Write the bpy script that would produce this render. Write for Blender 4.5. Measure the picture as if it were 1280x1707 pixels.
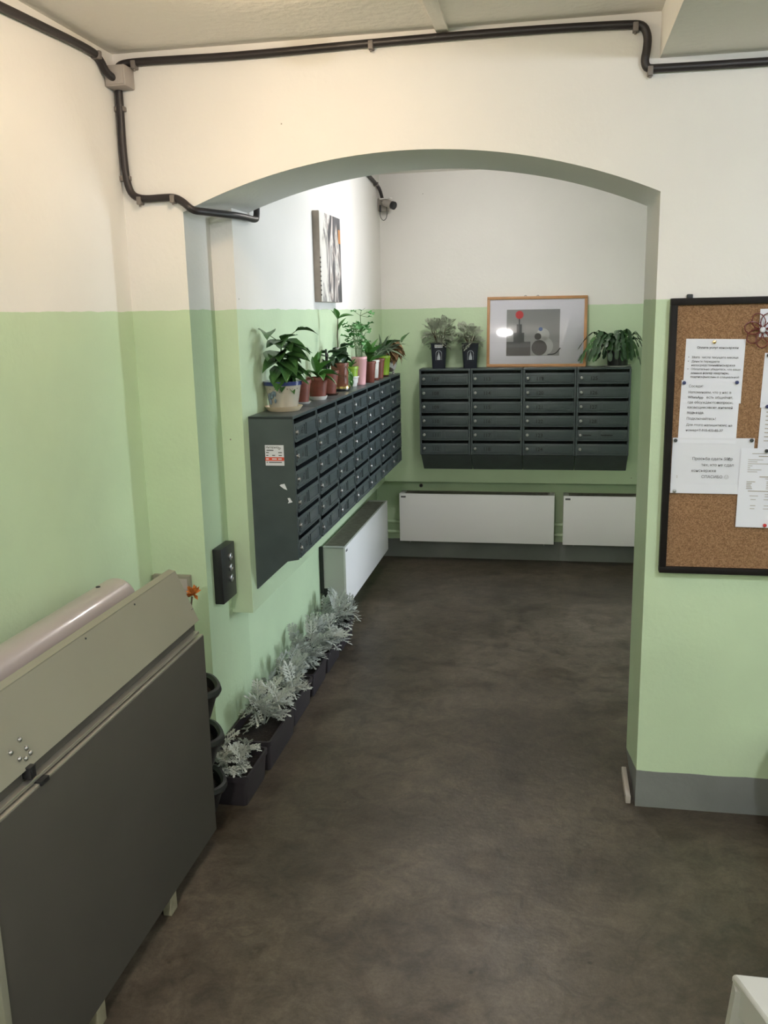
import bpy, bmesh, math, random
from mathutils import Matrix, Vector
R = math.radians
for o in list(bpy.data.objects): bpy.data.objects.remove(o)
S = bpy.context.scene
COL = S.collection
rnd = random.Random(7)

# ------------------------------------------------------------------ camera
cam_d = bpy.data.cameras.new('camera'); cam = bpy.data.objects.new('camera', cam_d); COL.objects.link(cam)
F_PX, PITCH, YAW, ROLL, EYE = 1515.0, 0.2154, -0.1880, 0.0215, 1.74
cp, sp, cy, sy, cr, sr = math.cos(PITCH), math.sin(PITCH), math.cos(YAW), math.sin(YAW), math.cos(ROLL), math.sin(ROLL)
fw = Vector((sy * cp, cy * cp, -sp)); rt = Vector((cy, -sy, 0)); dn = fw.cross(rt)
r2 = cr * rt + sr * dn; d2 = -sr * rt + cr * dn
cam.matrix_world = Matrix.Translation((0, 0, EYE)) @ Matrix((r2, -d2, -fw)).transposed().to_4x4()
cam_d.sensor_fit = 'HORIZONTAL'; cam_d.sensor_width = 36.0; cam_d.lens = F_PX / 1280 * 36.0
cam_d.clip_start = 0.05; cam_d.clip_end = 100
S.camera = cam

# ------------------------------------------------------------------ world, light, exposure
W = bpy.data.worlds.new('world'); S.world = W; W.use_nodes = True
W.node_tree.nodes['Background'].inputs[0].default_value = (0.62, 0.76, 1.0, 1)
W.node_tree.nodes['Background'].inputs[1].default_value = 1.0
S.view_settings.view_transform = 'Standard'; S.view_settings.look = 'None'
S.view_settings.exposure = 0.22; S.view_settings.gamma = 1.0; S.view_settings.use_curve_mapping = False

def area(name, loc, rot, sx, sy, power, color):
    l = bpy.data.lights.new(name, 'AREA'); l.shape = 'RECTANGLE'; l.size = sx; l.size_y = sy
    l.energy = power; l.color = color
    o = bpy.data.objects.new(name, l); COL.objects.link(o); o.location = loc; o.rotation_euler = rot
    return o
# inferred daylight from the right; the glazed entrance door before it is invented
DAY, C_DAY = 120.0, (0.80, 0.90, 1.0)
area('daylight_right_offscreen', (3.12, 5.2, 1.62), (0, R(90), 0), 1.75, 0.62, DAY, C_DAY)
LAMP_WARM = 66.0     # emission of the round ceiling lamp
LAMP_COOL = 108.0     # emission of the round lamp under the lowered ceiling
LAMP_FAR = 82.0      # emission of the ceiling lamp in the mailbox room
LAMP_HALL = 370.0     # emission of the lamp further down the hall
C_WARM, C_COOL, C_FAR, C_HALL = (1.0, .75, .50), (.86, .90, 1.0), (1.0, .95, .93), (1.0, .95, .93)

# ------------------------------------------------------------------ key dimensions (metres)
XL, YF, YK = -1.467, 3.057, 3.48          # left wall, arch wall front and back
XJ, XR = -1.254, 0.308                    # arch jambs
XU, YU = -1.167, 6.2                      # upper walls of the mailbox room
YB = 6.332                                # recessed lower back wall
ZL, ZC, ZD = 0.58, 2.598, 2.469           # ledge, ceiling, lowered ceiling
ZP = 1.765                                # paint line

# ------------------------------------------------------------------ materials
def new_mat(name):
    m = bpy.data.materials.new(name); m.use_nodes = True
    nt = m.node_tree; return m, nt, nt.nodes['Principled BSDF']
def pm(name, c, rough=0.6, metal=0.0, var=0.0, scale=20.0, bump=0.0, bscale=60.0, emit=None, spec=None, coat=0.0):
    m, nt, b = new_mat(name)
    b.inputs['Base Color'].default_value = (*c, 1); b.inputs['Roughness'].default_value = rough
    b.inputs['Metallic'].default_value = metal
    if spec is not None: b.inputs['Specular IOR Level'].default_value = spec
    if coat: b.inputs['Coat Weight'].default_value = coat; b.inputs['Coat Roughness'].default_value = 0.08
    tc = nt.nodes.new('ShaderNodeTexCoord')
    if var:
        n = nt.nodes.new('ShaderNodeTexNoise'); n.inputs['Scale'].default_value = scale; n.inputs['Detail'].default_value = 5
        nt.links.new(tc.outputs['Object'], n.inputs['Vector'])
        r = nt.nodes.new('ShaderNodeValToRGB')
        r.color_ramp.elements[0].position = 0.3; r.color_ramp.elements[1].position = 0.7
        r.color_ramp.elements[0].color = (*[max(0, x * (1 - var)) for x in c], 1)
        r.color_ramp.elements[1].color = (*[min(1, x * (1 + var)) for x in c], 1)
        nt.links.new(n.outputs['Fac'], r.inputs['Fac']); nt.links.new(r.outputs['Color'], b.inputs['Base Color'])
    if bump:
        n = nt.nodes.new('ShaderNodeTexNoise'); n.inputs['Scale'].default_value = bscale; n.inputs['Detail'].default_value = 6
        nt.links.new(tc.outputs['Object'], n.inputs['Vector'])
        u = nt.nodes.new('ShaderNodeBump'); u.inputs['Strength'].default_value = bump; u.inputs['Distance'].default_value = 0.01
        nt.links.new(n.outputs['Fac'], u.inputs['Height']); nt.links.new(u.outputs['Normal'], b.inputs['Normal'])
    if emit:
        b.inputs['Emission Color'].default_value = (*emit[0], 1); b.inputs['Emission Strength'].default_value = emit[1]
    return m

def wall_mat(name, green, line=ZP, base=0.14, slant=0.0, white=(0.86, 0.835, 0.80), grey=(0.20, 0.21, 0.20), lines=True):
    m, nt, b = new_mat(name); N = nt.nodes.new; L = nt.links.new
    geo = N('ShaderNodeNewGeometry'); sep = N('ShaderNodeSeparateXYZ'); L(geo.outputs['Position'], sep.inputs[0])
    wob = N('ShaderNodeTexNoise'); wob.inputs['Scale'].default_value = 9; wob.inputs['Detail'].default_value = 4
    L(geo.outputs['Position'], wob.inputs['Vector'])
    def math_(op, a, bb):
        n = N('ShaderNodeMath'); n.operation = op
        for i, v in enumerate((a, bb)):
            if isinstance(v, (int, float)): n.inputs[i].default_value = v
            else: L(v, n.inputs[i])
        return n.outputs[0]
    zz = math_('ADD', sep.outputs['Z'], math_('MULTIPLY', math_('SUBTRACT', wob.outputs['Fac'], 0.5), 0.014))
    def step(v, e):
        n = N('ShaderNodeMapRange'); n.inputs['From Min'].default_value = e - 0.0012; n.inputs['From Max'].default_value = e + 0.0012
        L(v, n.inputs['Value']); return n.outputs[0]
    up = step(zz, line)
    zb = math_('ADD', zz, math_('MULTIPLY', math_('SUBTRACT', sep.outputs['Y'], YF), slant)) if slant else zz
    lo = step(zb, base)
    big = N('ShaderNodeTexNoise'); big.inputs['Scale'].default_value = 2.2; big.inputs['Detail'].default_value = 6
    L(geo.outputs['Position'], big.inputs['Vector'])
    def vary(c, a):
        r = N('ShaderNodeValToRGB'); e = r.color_ramp.elements
        e[0].position = .35; e[1].position = .65
        e[0].color = (*[x * (1 - a) for x in c], 1); e[1].color = (*[min(1, x * (1 + a)) for x in c], 1)
        L(big.outputs['Fac'], r.inputs['Fac']); return r.outputs['Color']
    def mix(f, a, c):
        n = N('ShaderNodeMix'); n.data_type = 'RGBA'; L(f, n.inputs['Factor']); L(a, n.inputs['A']); L(c, n.inputs['B']); return n.outputs['Result']
    col = mix(up, mix(lo, vary(grey, .18), vary(green, .05)), vary(white, .02))
    # pin holes and small dirt specks
    vor = N('ShaderNodeTexVoronoi'); vor.inputs['Scale'].default_value = 5.5; L(geo.outputs['Position'], vor.inputs['Vector'])
    sp_ = N('ShaderNodeMapRange'); sp_.inputs['From Min'].default_value = .012; sp_.inputs['From Max'].default_value = .02; L(vor.outputs['Distance'], sp_.inputs['Value'])
    dk = N('ShaderNodeRGB'); dk.outputs[0].default_value = (.25, .22, .18, 1)
    L(mix(sp_.outputs[0], dk.outputs[0], col), b.inputs['Base Color'])
    rr = N('ShaderNodeMapRange'); rr.inputs['To Min'].default_value = .48; rr.inputs['To Max'].default_value = .85
    L(up, rr.inputs['Value']); L(rr.outputs[0], b.inputs['Roughness'])
    fine = N('ShaderNodeTexNoise'); fine.inputs['Scale'].default_value = 55; fine.inputs['Detail'].default_value = 5
    L(geo.outputs['Position'], fine.inputs['Vector'])
    hs = math_('ADD', math_('MULTIPLY', big.outputs['Fac'], 1.5), math_('MULTIPLY', fine.outputs['Fac'], .22))
    bp = N('ShaderNodeBump'); bp.inputs['Strength'].default_value = .35; bp.inputs['Distance'].default_value = .012
    L(hs, bp.inputs['Height']); L(bp.outputs['Normal'], b.inputs['Normal'])
    return m

def floor_mat():
    m, nt, b = new_mat('worn_concrete_floor'); N = nt.nodes.new; L = nt.links.new
    geo = N('ShaderNodeNewGeometry')
    def noise(s, d=6, dist=0.0, rough=.6):
        n = N('ShaderNodeTexNoise'); n.inputs['Scale'].default_value = s; n.inputs['Detail'].default_value = d
        n.inputs['Distortion'].default_value = dist; n.inputs['Roughness'].default_value = rough
        L(geo.outputs['Position'], n.inputs['Vector']); return n.outputs['Fac']
    def ramp(f, *st):
        r = N('ShaderNodeValToRGB'); e = r.color_ramp.elements
        while len(e) < len(st): e.new(.5)
        for k, (p, c) in enumerate(st): e[k].position = p; e[k].color = (*c, 1)
        L(f, r.inputs['Fac']); return r.outputs['Color']
    def mixc(mode, f, a, c):
        n = N('ShaderNodeMix'); n.data_type = 'RGBA'; n.blend_type = mode
        if isinstance(f, float): n.inputs['Factor'].default_value = f
        else: L(f, n.inputs['Factor'])
        L(a, n.inputs['A']); L(c, n.inputs['B']); return n.outputs['Result']
    base = ramp(noise(1.6, 8, .4), (.32, (.046, .036, .025)), (.5, (.072, .058, .042)), (.68, (.106, .088, .066)))
    stain = ramp(noise(3.4, 7, 1.2), (.36, (.62, .58, .54)), (.47, (.95, .95, .95)), (1., (1, 1, 1)))
    scuff = mixc('MULTIPLY', 1.0, ramp(noise(11, 10, .8, .75), (.36, (.60, .59, .58)), (.62, (1.30, 1.27, 1.24))), ramp(noise(75, 6, 0, .8), (.36, (.78, .78, .78)), (.62, (1.16, 1.16, 1.15))))
    col = mixc('MULTIPLY', .8, base, stain); col = mixc('MULTIPLY', 1.0, col, scuff)
    v = N('ShaderNodeTexVoronoi'); v.inputs['Scale'].default_value = 7; L(geo.outputs['Position'], v.inputs['Vector'])
    col = mixc('MULTIPLY', 1.0, col, ramp(v.outputs['Distance'], (.03, (.45, .42, .4)), (.06, (1, 1, 1))))
    L(col, b.inputs['Base Color'])
    r = N('ShaderNodeMapRange'); r.inputs['To Min'].default_value = .27; r.inputs['To Max'].default_value = .56
    L(noise(2.6, 6, .8), r.inputs['Value']); L(r.outputs[0], b.inputs['Roughness'])
    bp = N('ShaderNodeBump'); bp.inputs['Strength'].default_value = .25; bp.inputs['Distance'].default_value = .01
    L(noise(24, 8), bp.inputs['Height']); L(bp.outputs['Normal'], b.inputs['Normal'])
    return m

GREEN = (0.58, 0.725, 0.49)
M = {}
M['wall'] = wall_mat('green_white_wall', GREEN)
M['arch'] = wall_mat('green_white_arch_wall', GREEN, slant=.30)
M['wall_far'] = wall_mat('green_white_far_wall', GREEN, base=.135)
M['wall_low'] = wall_mat('green_lower_wall', GREEN, base=.02)
M['ceil'] = pm('rough_white_ceiling', (.92, .88, .82), .9, bump=.5, bscale=38)
M['floor'] = floor_mat()
M['steel'] = pm('slate_green_enamel', (.058, .076, .080), .38, var=.10, scale=14)
M['steel_in'] = pm('dark_steel_inside', (.03, .035, .037), .6)
M['chrome'] = pm('chrome', (.42, .42, .42), .38, 1.0)
M['ink'] = pm('black_ink', (.012, .012, .013), .6)
M['greyink'] = pm('grey_print', (.12, .12, .13), .7)
M['white'] = pm('white_enamel', (.90, .89, .90), .3)
M['white_dull'] = pm('dusty_white_enamel', (.62, .62, .60), .5)
M['grille'] = pm('dusty_grey_grille', (.27, .25, .21), .6, var=.2, scale=30)
M['black'] = pm('black_plastic', (.014, .014, .016), .4)
M['conduit'] = pm('black_conduit', (.022, .017, .018), .45)
M['clip'] = pm('grey_clip', (.42, .38, .34), .5)
M['clip_dark'] = pm('dark_grey_clip', (.20, .175, .16), .5)
M['jbox'] = pm('grey_box', (.40, .36, .33), .5)
M['board_frame'] = pm('dark_wood_frame', (.010, .008, .007), .6, var=.2, spec=.2)
M['paper'] = pm('white_paper', (.80, .81, .88), .8)
M['paper2'] = pm('white_paper_b', (.76, .77, .83), .8)
M['terra'] = pm('terracotta_plastic', (.205, .055, .036), .5, var=.15, scale=30)
M['rust'] = pm('rust_brown_plastic', (.20, .065, .035), .45, var=.2, scale=25)
M['lime'] = pm('lime_plastic', (.28, .44, .035), .4)
M['pink'] = pm('pink_plastic', (.80, .43, .46), .4)
M['cream'] = pm('cream_ceramic', (.47, .43, .36), .25, var=.06, scale=9)
M['saucer'] = pm('cream_saucer', (.72, .60, .42), .35)
M['blue'] = pm('blue_glaze', (.03, .045, .17), .25)
M['blueleaf'] = pm('blue_grey_glaze', (.16, .22, .27), .35)
M['wpl'] = pm('white_plastic', (.78, .76, .73), .35)
M['brownpl'] = pm('brown_plastic', (.09, .035, .022), .45)
M['gold'] = pm('brass', (.80, .55, .25), .25, 1.0)
M['soil'] = pm('dark_soil', (.018, .013, .010), .95, var=.4, scale=90, bump=1.0, bscale=120)
M['trough'] = pm('dark_plum_plastic', (.030, .025, .030), .45)
M['navy'] = pm('navy_black_plastic', (.010, .013, .024), .4)
M['leaf_a'] = pm('deep_green_leaf', (.052, .14, .038), .38, var=.3, scale=25)
M['leaf_b'] = pm('fresh_green_leaf', (.075, .22, .045), .4, var=.25, scale=25)
M['leaf_c'] = pm('dark_leaf', (.022, .065, .022), .42, var=.3, scale=25)
M['leaf_p'] = pm('pelargonium_leaf', (.085, .27, .075), .5, var=.25, scale=40)
M['leaf_f'] = pm('grey_green_leaf', (.16, .22, .14), .5, var=.3, scale=60)
M['leaf_d'] = pm('dry_brown_leaf', (.20, .12, .055), .7, var=.45, scale=35)
M['leaf_y'] = pm('dry_ochre_leaf', (.40, .30, .14), .7, var=.3, scale=35)
M['silver'] = pm('silver_felt_leaf', (.47, .50, .46), .8, var=.28, scale=70)
M['silver2'] = pm('grey_olive_leaf', (.33, .36, .28), .8, var=.25, scale=70)
M['stem'] = pm('green_stem', (.12, .19, .07), .6)
M['stem_b'] = pm('brown_stem', (.10, .07, .04), .7)
M['oak'] = pm('light_oak', (.46, .24, .10), .45, var=.15, scale=12)
M['lift_grey'] = pm('dark_grey_panel', (.072, .065, .056), .5, var=.05, scale=6)
M['lift_light'] = pm('grey_beige_steel', (.26, .25, .195), .45, var=.03, scale=4)
M['lift_tube'] = pm('pale_grey_plastic', (.38, .335, .32), .3, coat=.3)
M['alu'] = pm('brushed_aluminium', (.55, .52, .46), .35, .8)
M['wood_raw'] = pm('raw_timber', (.30, .27, .19), .7, var=.2, scale=25)
M['orange'] = pm('orange_dry_flower', (.52, .17, .03), .8, var=.35, scale=60)
M['red'] = pm('red_plastic', (.55, .03, .03), .35)
M['wine'] = pm('wine_red_beads', (.14, .022, .02), .35)
M['navy_pin'] = pm('navy_pin', (.02, .03, .12), .35)
M['stool'] = pm('grey_white_plastic', (.45, .45, .41), .5)
M['pvc'] = pm('white_pvc', (.80, .80, .78), .35)

def glass_mat():
    m, nt, b = new_mat('clear_glass'); nt.nodes.remove(b); N = nt.nodes.new
    t = N('ShaderNodeBsdfTransparent'); g = N('ShaderNodeBsdfGlossy'); g.inputs['Roughness'].default_value = .02
    fr = N('ShaderNodeFresnel'); fr.inputs['IOR'].default_value = 1.5; mx = N('ShaderNodeMixShader')
    nt.links.new(fr.outputs[0], mx.inputs[0]); nt.links.new(t.outputs[0], mx.inputs[1]); nt.links.new(g.outputs[0], mx.inputs[2])
    nt.links.new(mx.outputs[0], nt.nodes['Material Output'].inputs[0]); return m
M['glass'] = glass_mat()
def cork_mat():
    m, nt, b = new_mat('cork'); N = nt.nodes.new; L = nt.links.new
    tc = N('ShaderNodeTexCoord'); v = N('ShaderNodeTexVoronoi'); v.inputs['Scale'].default_value = 330; L(tc.outputs['Object'], v.inputs['Vector'])
    r = N('ShaderNodeValToRGB'); e = r.color_ramp.elements
    e[0].position = 0; e[0].color = (.17, .088, .038, 1); e[1].position = 1; e[1].color = (.36, .21, .11, 1)
    q = e.new(.5); q.color = (.265, .145, .070, 1)
    sx = N('ShaderNodeSeparateColor'); L(v.outputs['Color'], sx.inputs[0]); L(sx.outputs[0], r.inputs[0]); L(r.outputs[0], b.inputs['Base Color'])
    b.inputs['Roughness'].default_value = .9; return m
M['cork'] = cork_mat()
def canvas_mat():
    m, nt, b = new_mat('abstract_black_white_painting'); N = nt.nodes.new; L = nt.links.new
    tc = N('ShaderNodeTexCoord'); mp = N('ShaderNodeMapping'); mp.inputs['Scale'].default_value = (1, 6.0, 2.6); L(tc.outputs['Object'], mp.inputs[0])
    n = N('ShaderNodeTexNoise'); n.inputs['Scale'].default_value = 1.5; n.inputs['Detail'].default_value = 5; n.inputs['Distortion'].default_value = .8; L(mp.outputs[0], n.inputs['Vector'])
    sep = N('ShaderNodeSeparateXYZ'); L(tc.outputs['Object'], sep.inputs[0])
    ad = N('ShaderNodeMath'); ad.operation = 'MULTIPLY_ADD'; ad.inputs[1].default_value = -.75; ad.inputs[2].default_value = .0
    L(sep.outputs['Y'], ad.inputs[0]); su = N('ShaderNodeMath'); L(n.outputs['Fac'], su.inputs[0]); L(ad.outputs[0], su.inputs[1])
    r = N('ShaderNodeValToRGB'); e = r.color_ramp.elements
    e[0].position = .34; e[0].color = (.05, .05, .055, 1); e[1].position = .66; e[1].color = (.78, .75, .70, 1)
    for p, c in ((.44, (.10, .10, .11)), (.49, (.42, .36, .33)), (.53, (.75, .73, .69)), (.57, (.16, .15, .15)), (.61, (.60, .57, .52))):
        q = e.new(p); q.color = (*c, 1)
    L(su.outputs[0], r.inputs[0]); L(r.outputs[0], b.inputs['Base Color']); b.inputs['Roughness'].default_value = .5; return m
M['canvas'] = canvas_mat()
M['canvas_side'] = pm('canvas_side', (.40, .34, .29), .8, var=.1)
def patch_mat():
    m, nt, b = new_mat('white_brown_bark_glaze'); N = nt.nodes.new; L = nt.links.new
    tc = N('ShaderNodeTexCoord'); n = N('ShaderNodeTexNoise'); n.inputs['Scale'].default_value = 28; n.inputs['Detail'].default_value = 3; L(tc.outputs['Object'], n.inputs['Vector'])
    r = N('ShaderNodeValToRGB'); e = r.color_ramp.elements; e[0].position = .47; e[0].color = (.80, .77, .74, 1); e[1].position = .54; e[1].color = (.16, .12, .10, 1)
    L(n.outputs['Fac'], r.inputs[0]); L(r.outputs[0], b.inputs['Base Color']); b.inputs['Roughness'].default_value = .3; return m
M['patch'] = patch_mat()

# ------------------------------------------------------------------ mesh helpers
class MB:
    def __init__(s): s.v = []; s.f = []
    def add(s, vs, fs):
        n = len(s.v); s.v += [tuple(v) for v in vs]; s.f += [tuple(i + n for i in f) for f in fs]; return s
    def box(s, a, b, bev=0.0, mat=None):
        (x0, y0, z0), (x1, y1, z1) = a, b
        bm = bmesh.new(); bmesh.ops.create_cube(bm, size=1)
        for v in bm.verts:
            v.co = Vector(((x0 + x1) / 2 + v.co.x * (x1 - x0), (y0 + y1) / 2 + v.co.y * (y1 - y0), (z0 + z1) / 2 + v.co.z * (z1 - z0)))
        if bev: bmesh.ops.bevel(bm, geom=list(bm.edges), offset=min(bev, .45 * min(abs(x1 - x0), abs(y1 - y0), abs(z1 - z0))), segments=2, profile=.6, affect='EDGES')
        bm.verts.index_update()
        vs = [(mat @ v.co if mat else v.co) for v in bm.verts]
        s.add(vs, [[v.index for v in f.verts] for f in bm.faces]); bm.free(); return s
    def tube(s, pts, r, seg=10, cap=True, smooth=0, taper=None):
        P = [Vector(p) for p in pts]
        for _ in range(smooth):
            Q = [P[0]]
            for a, b in zip(P, P[1:]): Q += [a * .75 + b * .25, a * .25 + b * .75]
            Q.append(P[-1]); P = Q
        rings = []; up = None
        for i, p in enumerate(P):
            t = (P[min(i + 1, len(P) - 1)] - P[max(i - 1, 0)]).normalized()
            if up is None: up = Vector((0, 0, 1)) if abs(t.z) < .9 else Vector((1, 0, 0))
            a = t.cross(up)
            if a.length < 1e-5: a = t.orthogonal()
            a.normalize(); u = a.cross(t).normalized(); up = u
            rr = r if taper is None else r * (1 + (taper - 1) * i / max(1, len(P) - 1))
            rings.append([p + (a * math.cos(2 * math.pi * k / seg) + u * math.sin(2 * math.pi * k / seg)) * rr for k in range(seg)])
        vs = [v for g in rings for v in g]; fs = []
        for i in range(len(rings) - 1):
            for k in range(seg):
                k2 = (k + 1) % seg; fs.append((i * seg + k, i * seg + k2, (i + 1) * seg + k2, (i + 1) * seg + k))
        if cap: fs += [tuple(range(seg))[::-1], tuple((len(rings) - 1) * seg + k for k in range(seg))]
        return s.add(vs, fs)
    def lathe(s, prof, c=(0, 0, 0), seg=24, sq=0.0, rot=0.0, axis='z', flute=None):
        vs = []; fs = []
        for r, z in prof:
            for k in range(seg):
                a = 2 * math.pi * k / seg; rr = r
                if sq: rr = r / (abs(math.cos(a)) ** sq + abs(math.sin(a)) ** sq) ** (1 / sq)
                if flute: rr *= 1 + flute[1] * math.cos(flute[0] * a)
                x, y = rr * math.cos(a + rot), rr * math.sin(a + rot)
                p = (x, y, z) if axis == 'z' else ((x, z, y) if axis == 'y' else (z, x, y))
                vs.append((c[0] + p[0], c[1] + p[1], c[2] + p[2]))
        for i in range(len(prof) - 1):
            for k in range(seg):
                k2 = (k + 1) % seg; q = (i * seg + k, i * seg + k2, (i + 1) * seg + k2, (i + 1) * seg + k)
                fs.append(q if axis != 'y' else q[::-1])
        fs += [tuple(range(seg)), tuple((len(prof) - 1) * seg + k for k in range(seg))]
        return s.add(vs, fs)
    def ball(s, c, r, n=10, m=6, sc=(1, 1, 1)):
        prof = [(max(1e-4, r * math.sin(math.pi * i / m)), -r * math.cos(math.pi * i / m)) for i in range(m + 1)]
        t = MB().lathe(prof, (0, 0, 0), n)
        return s.add([(c[0] + v[0] * sc[0], c[1] + v[1] * sc[1], c[2] + v[2] * sc[2]) for v in t.v], t.f)
    def prism(s, poly, lo, hi, axis='y'):     # poly: 2-D outline; axis: direction of extrusion
        n = len(poly); vs = []
        for h in (lo, hi):
            for a, b in poly: vs.append((a, h, b) if axis == 'y' else ((h, a, b) if axis == 'x' else (a, b, h)))
        fs = [tuple(range(n)), tuple(range(n, 2 * n))[::-1]] + [(i, i + n, (i + 1) % n + n, (i + 1) % n) for i in range(n)]
        return s.add(vs, fs)
    def mesh(s, name, mats, smooth=True, off=None):
        me = bpy.data.meshes.new(name)
        vs = s.v if off is None else [(v[0] - off[0], v[1] - off[1], v[2] - off[2]) for v in s.v]
        me.from_pydata(vs, [], s.f)
        bm = bmesh.new(); bm.from_mesh(me); bmesh.ops.recalc_face_normals(bm, faces=bm.faces); bm.to_mesh(me); bm.free()
        me.materials.append(mats)
        if smooth:
            me.polygons.foreach_set('use_smooth', [True] * len(me.polygons))
            me.set_sharp_from_angle(angle=R(38))
        return me
    def build(s, name, mat, parent=None, off=None, smooth=True):
        return link(name, s.mesh(name, M[mat] if isinstance(mat, str) else mat, smooth, off), parent)
def link(name, me, parent=None, mw=None):
    o = bpy.data.objects.new(name, me); COL.objects.link(o)
    if parent: o.parent = parent
    if mw is not None: o.matrix_local = mw
    return o
def tag(o, label, cat, group=None):
    o['label'] = label; o['category'] = cat
    if group: o['group'] = group
    return o
def thing(name, label, cat, loc=(0, 0, 0), rz=0.0, group=None):
    o = bpy.data.objects.new(name, None); COL.objects.link(o); o.empty_display_size = .05
    o.location = loc; o.rotation_euler = (0, 0, rz); return tag(o, label, cat, group)
def struct(name, mb, mat, parent=None, smooth=True):
    o = mb.build(name, mat, parent, smooth=smooth)
    if parent is None: o['kind'] = 'structure'
    return o
_tc = {}
def text_mesh(body, size, mat, bold=False, align='LEFT'):
    key = (body, size, mat, bold, align)
    if key in _tc: return _tc[key]
    cu = bpy.data.curves.new('lettering', 'FONT'); cu.body = body; cu.size = size; cu.align_x = align
    cu.resolution_u = 2; cu.offset = size * .012 if bold else 0
    ob = bpy.data.objects.new('lettering', cu); COL.objects.link(ob)
    dg = bpy.context.evaluated_depsgraph_get(); me = bpy.data.meshes.new_from_object(ob.evaluated_get(dg))
    bpy.data.objects.remove(ob); bpy.data.curves.remove(cu)
    me.materials.clear(); me.materials.append(M[mat]); _tc[key] = me; return me
FRONT = Matrix.Rotation(R(90), 4, 'X')    # text facing -y
def text(name, body, size, mat, parent, x, y, z, bold=False, align='LEFT', tilt=0.0):
    return link(name, text_mesh(body, size, mat, bold, align), parent, Matrix.Translation((x, y, z)) @ Matrix.Rotation(tilt, 4, 'Y') @ FRONT)

# ------------------------------------------------------------------ the setting
struct('floor', MB().box((-1.7, -2.8, -.1), (3.4, 6.6, 0)), 'floor')
struct('ceiling', MB().box((-1.7, -2.8, ZC), (2.5, YF, 2.75)), 'ceil')
struct('ceiling_lowered', MB().box((.29, -2.8, ZD), (2.5, YF, ZC + .01)), 'ceil')
struct('trim_1', MB().box((-.385, -2.7, ZC - .012), (-.345, YF, ZC + .002), .004), 'ceil')
struct('ceiling_far', MB().box((-1.7, YF, 2.63), (3.4, 6.6, 2.75)), 'ceil')
struct('wall_left', MB().box((-1.7, -2.8, 0), (XL, YF + .02, 2.7)), 'wall')
struct('wall_right', MB().box((2.4, -2.8, 0), (2.6, YF + .02, 2.7)), 'wall')
struct('wall_behind', MB().box((-1.7, -2.9, 0), (2.6, -2.7, 2.7)), 'wall')
# arch wall: pier, arch, pier as one body
n = 36; xc, zc, ra = (XJ + XR) / 2, .263, 1.986
top = 2.74
arc = [(XJ + (XR - XJ) * i / n, zc + math.sqrt(ra * ra - (XJ + (XR - XJ) * i / n - xc) ** 2)) for i in range(n + 1)]
aw = MB()
def strip(x0, z0, x1, z1):
    aw.add([(x0, YF, z0), (x1, YF, z1), (x1, YF, top), (x0, YF, top), (x0, YK, z0), (x1, YK, z1), (x1, YK, top), (x0, YK, top)],
           [(0, 1, 2, 3), (5, 4, 7, 6), (4, 5, 1, 0), (3, 2, 6, 7)])
for (x0, z0), (x1, z1) in zip(arc, arc[1:]): strip(x0, z0, x1, z1)
for x0, x1 in ((-1.7, XJ), (XR, 2.5)):
    zj = arc[0][1]
    xi = XJ if x1 == XJ else XR; xo = -1.7 if x1 == XJ else 2.5
    aw.add([(xo, YF, 0), (xi, YF, 0), (xi, YF, zj), (xi, YF, top), (xo, YF, top), (xo, YK, 0), (xi, YK, 0), (xi, YK, zj), (xi, YK, top), (xo, YK, top)],
           [(0, 1, 2, 3, 4), (5, 6, 7, 8, 9), (1, 6, 7, 2), (0, 5, 6, 1), (0, 4, 9, 5), (4, 3, 8, 9)])
o = struct('wall_arch', aw, 'arch')
bm = bmesh.new(); bm.from_mesh(o.data); bmesh.ops.remove_doubles(bm, verts=bm.verts, dist=1e-5); bmesh.ops.recalc_face_normals(bm, faces=bm.faces); bm.to_mesh(o.data); bm.free()
# mailbox room: upper walls stand proud of the lower ones
struct('wall_left_upper', MB().box((-1.7, 3.30, ZL), (XU, 6.5, 2.7), .006), 'wall_far')
struct('wall_left_lower', MB().box((-1.7, YK, 0), (XJ, 6.5, ZL + .02)), 'wall_low')
struct('wall_back_upper', MB().box((-1.6, YU, ZL), (1.8, 6.6, 2.7), .006), 'wall_far')
struct('wall_back_lower', MB().box((-1.6, YB, 0), (1.8, 6.6, ZL + .02)), 'wall_far')
# unseen right wall of the mailbox room; its doorway is shaped to bound the daylight
wr = MB()
wr.box((1.5, YK - .02, 0), (1.7, 4.42, 2.7)); wr.box((1.5, 5.3, 0), (1.7, 6.4, 2.7)); wr.box((1.5, 4.41, 2.35), (1.7, 5.31, 2.7))
struct('wall_right_far', wr, 'wall_far')
struct('wall_entrance_side_added', MB().box((1.7, 5.75, 0), (3.3, 5.9, 2.7)), 'wall_far')  # unseen entrance walls, invented to frame the daylight
struct('wall_entrance_near_added', MB().box((1.7, 3.7, 0), (3.3, 3.85, 2.7)), 'wall_far')
we = MB(); we.box((3.02, 3.8, 0), (3.1, 4.86, 2.7)); we.box((3.02, 5.54, 0), (3.1, 5.8, 2.7)); we.box((3.02, 4.85, 2.53), (3.1, 5.55, 2.7))
struct('wall_entrance_added', we, 'wall_far')
d = MB(); d.box((3.03, 4.86, .0), (3.08, 5.54, .72), .004)
for a, b in (((3.03, 4.86, .7), (3.08, 4.90, 2.53)), ((3.03, 5.50, .7), (3.08, 5.54, 2.53)), ((3.03, 4.89, 2.47), (3.08, 5.51, 2.53)), ((3.035, 5.185, .7), (3.075, 5.215, 2.5))): d.box(a, b)
door = struct('door_added', d, 'pvc')  # invented glazed door that lets the daylight in
MB().box((3.052, 4.89, .7), (3.056, 5.51, 2.48)).build('pane', 'glass', door)
struct('trim_2', MB().box((.276, 3.070, 0), (.294, 3.29, .030), .003), 'clip')
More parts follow.
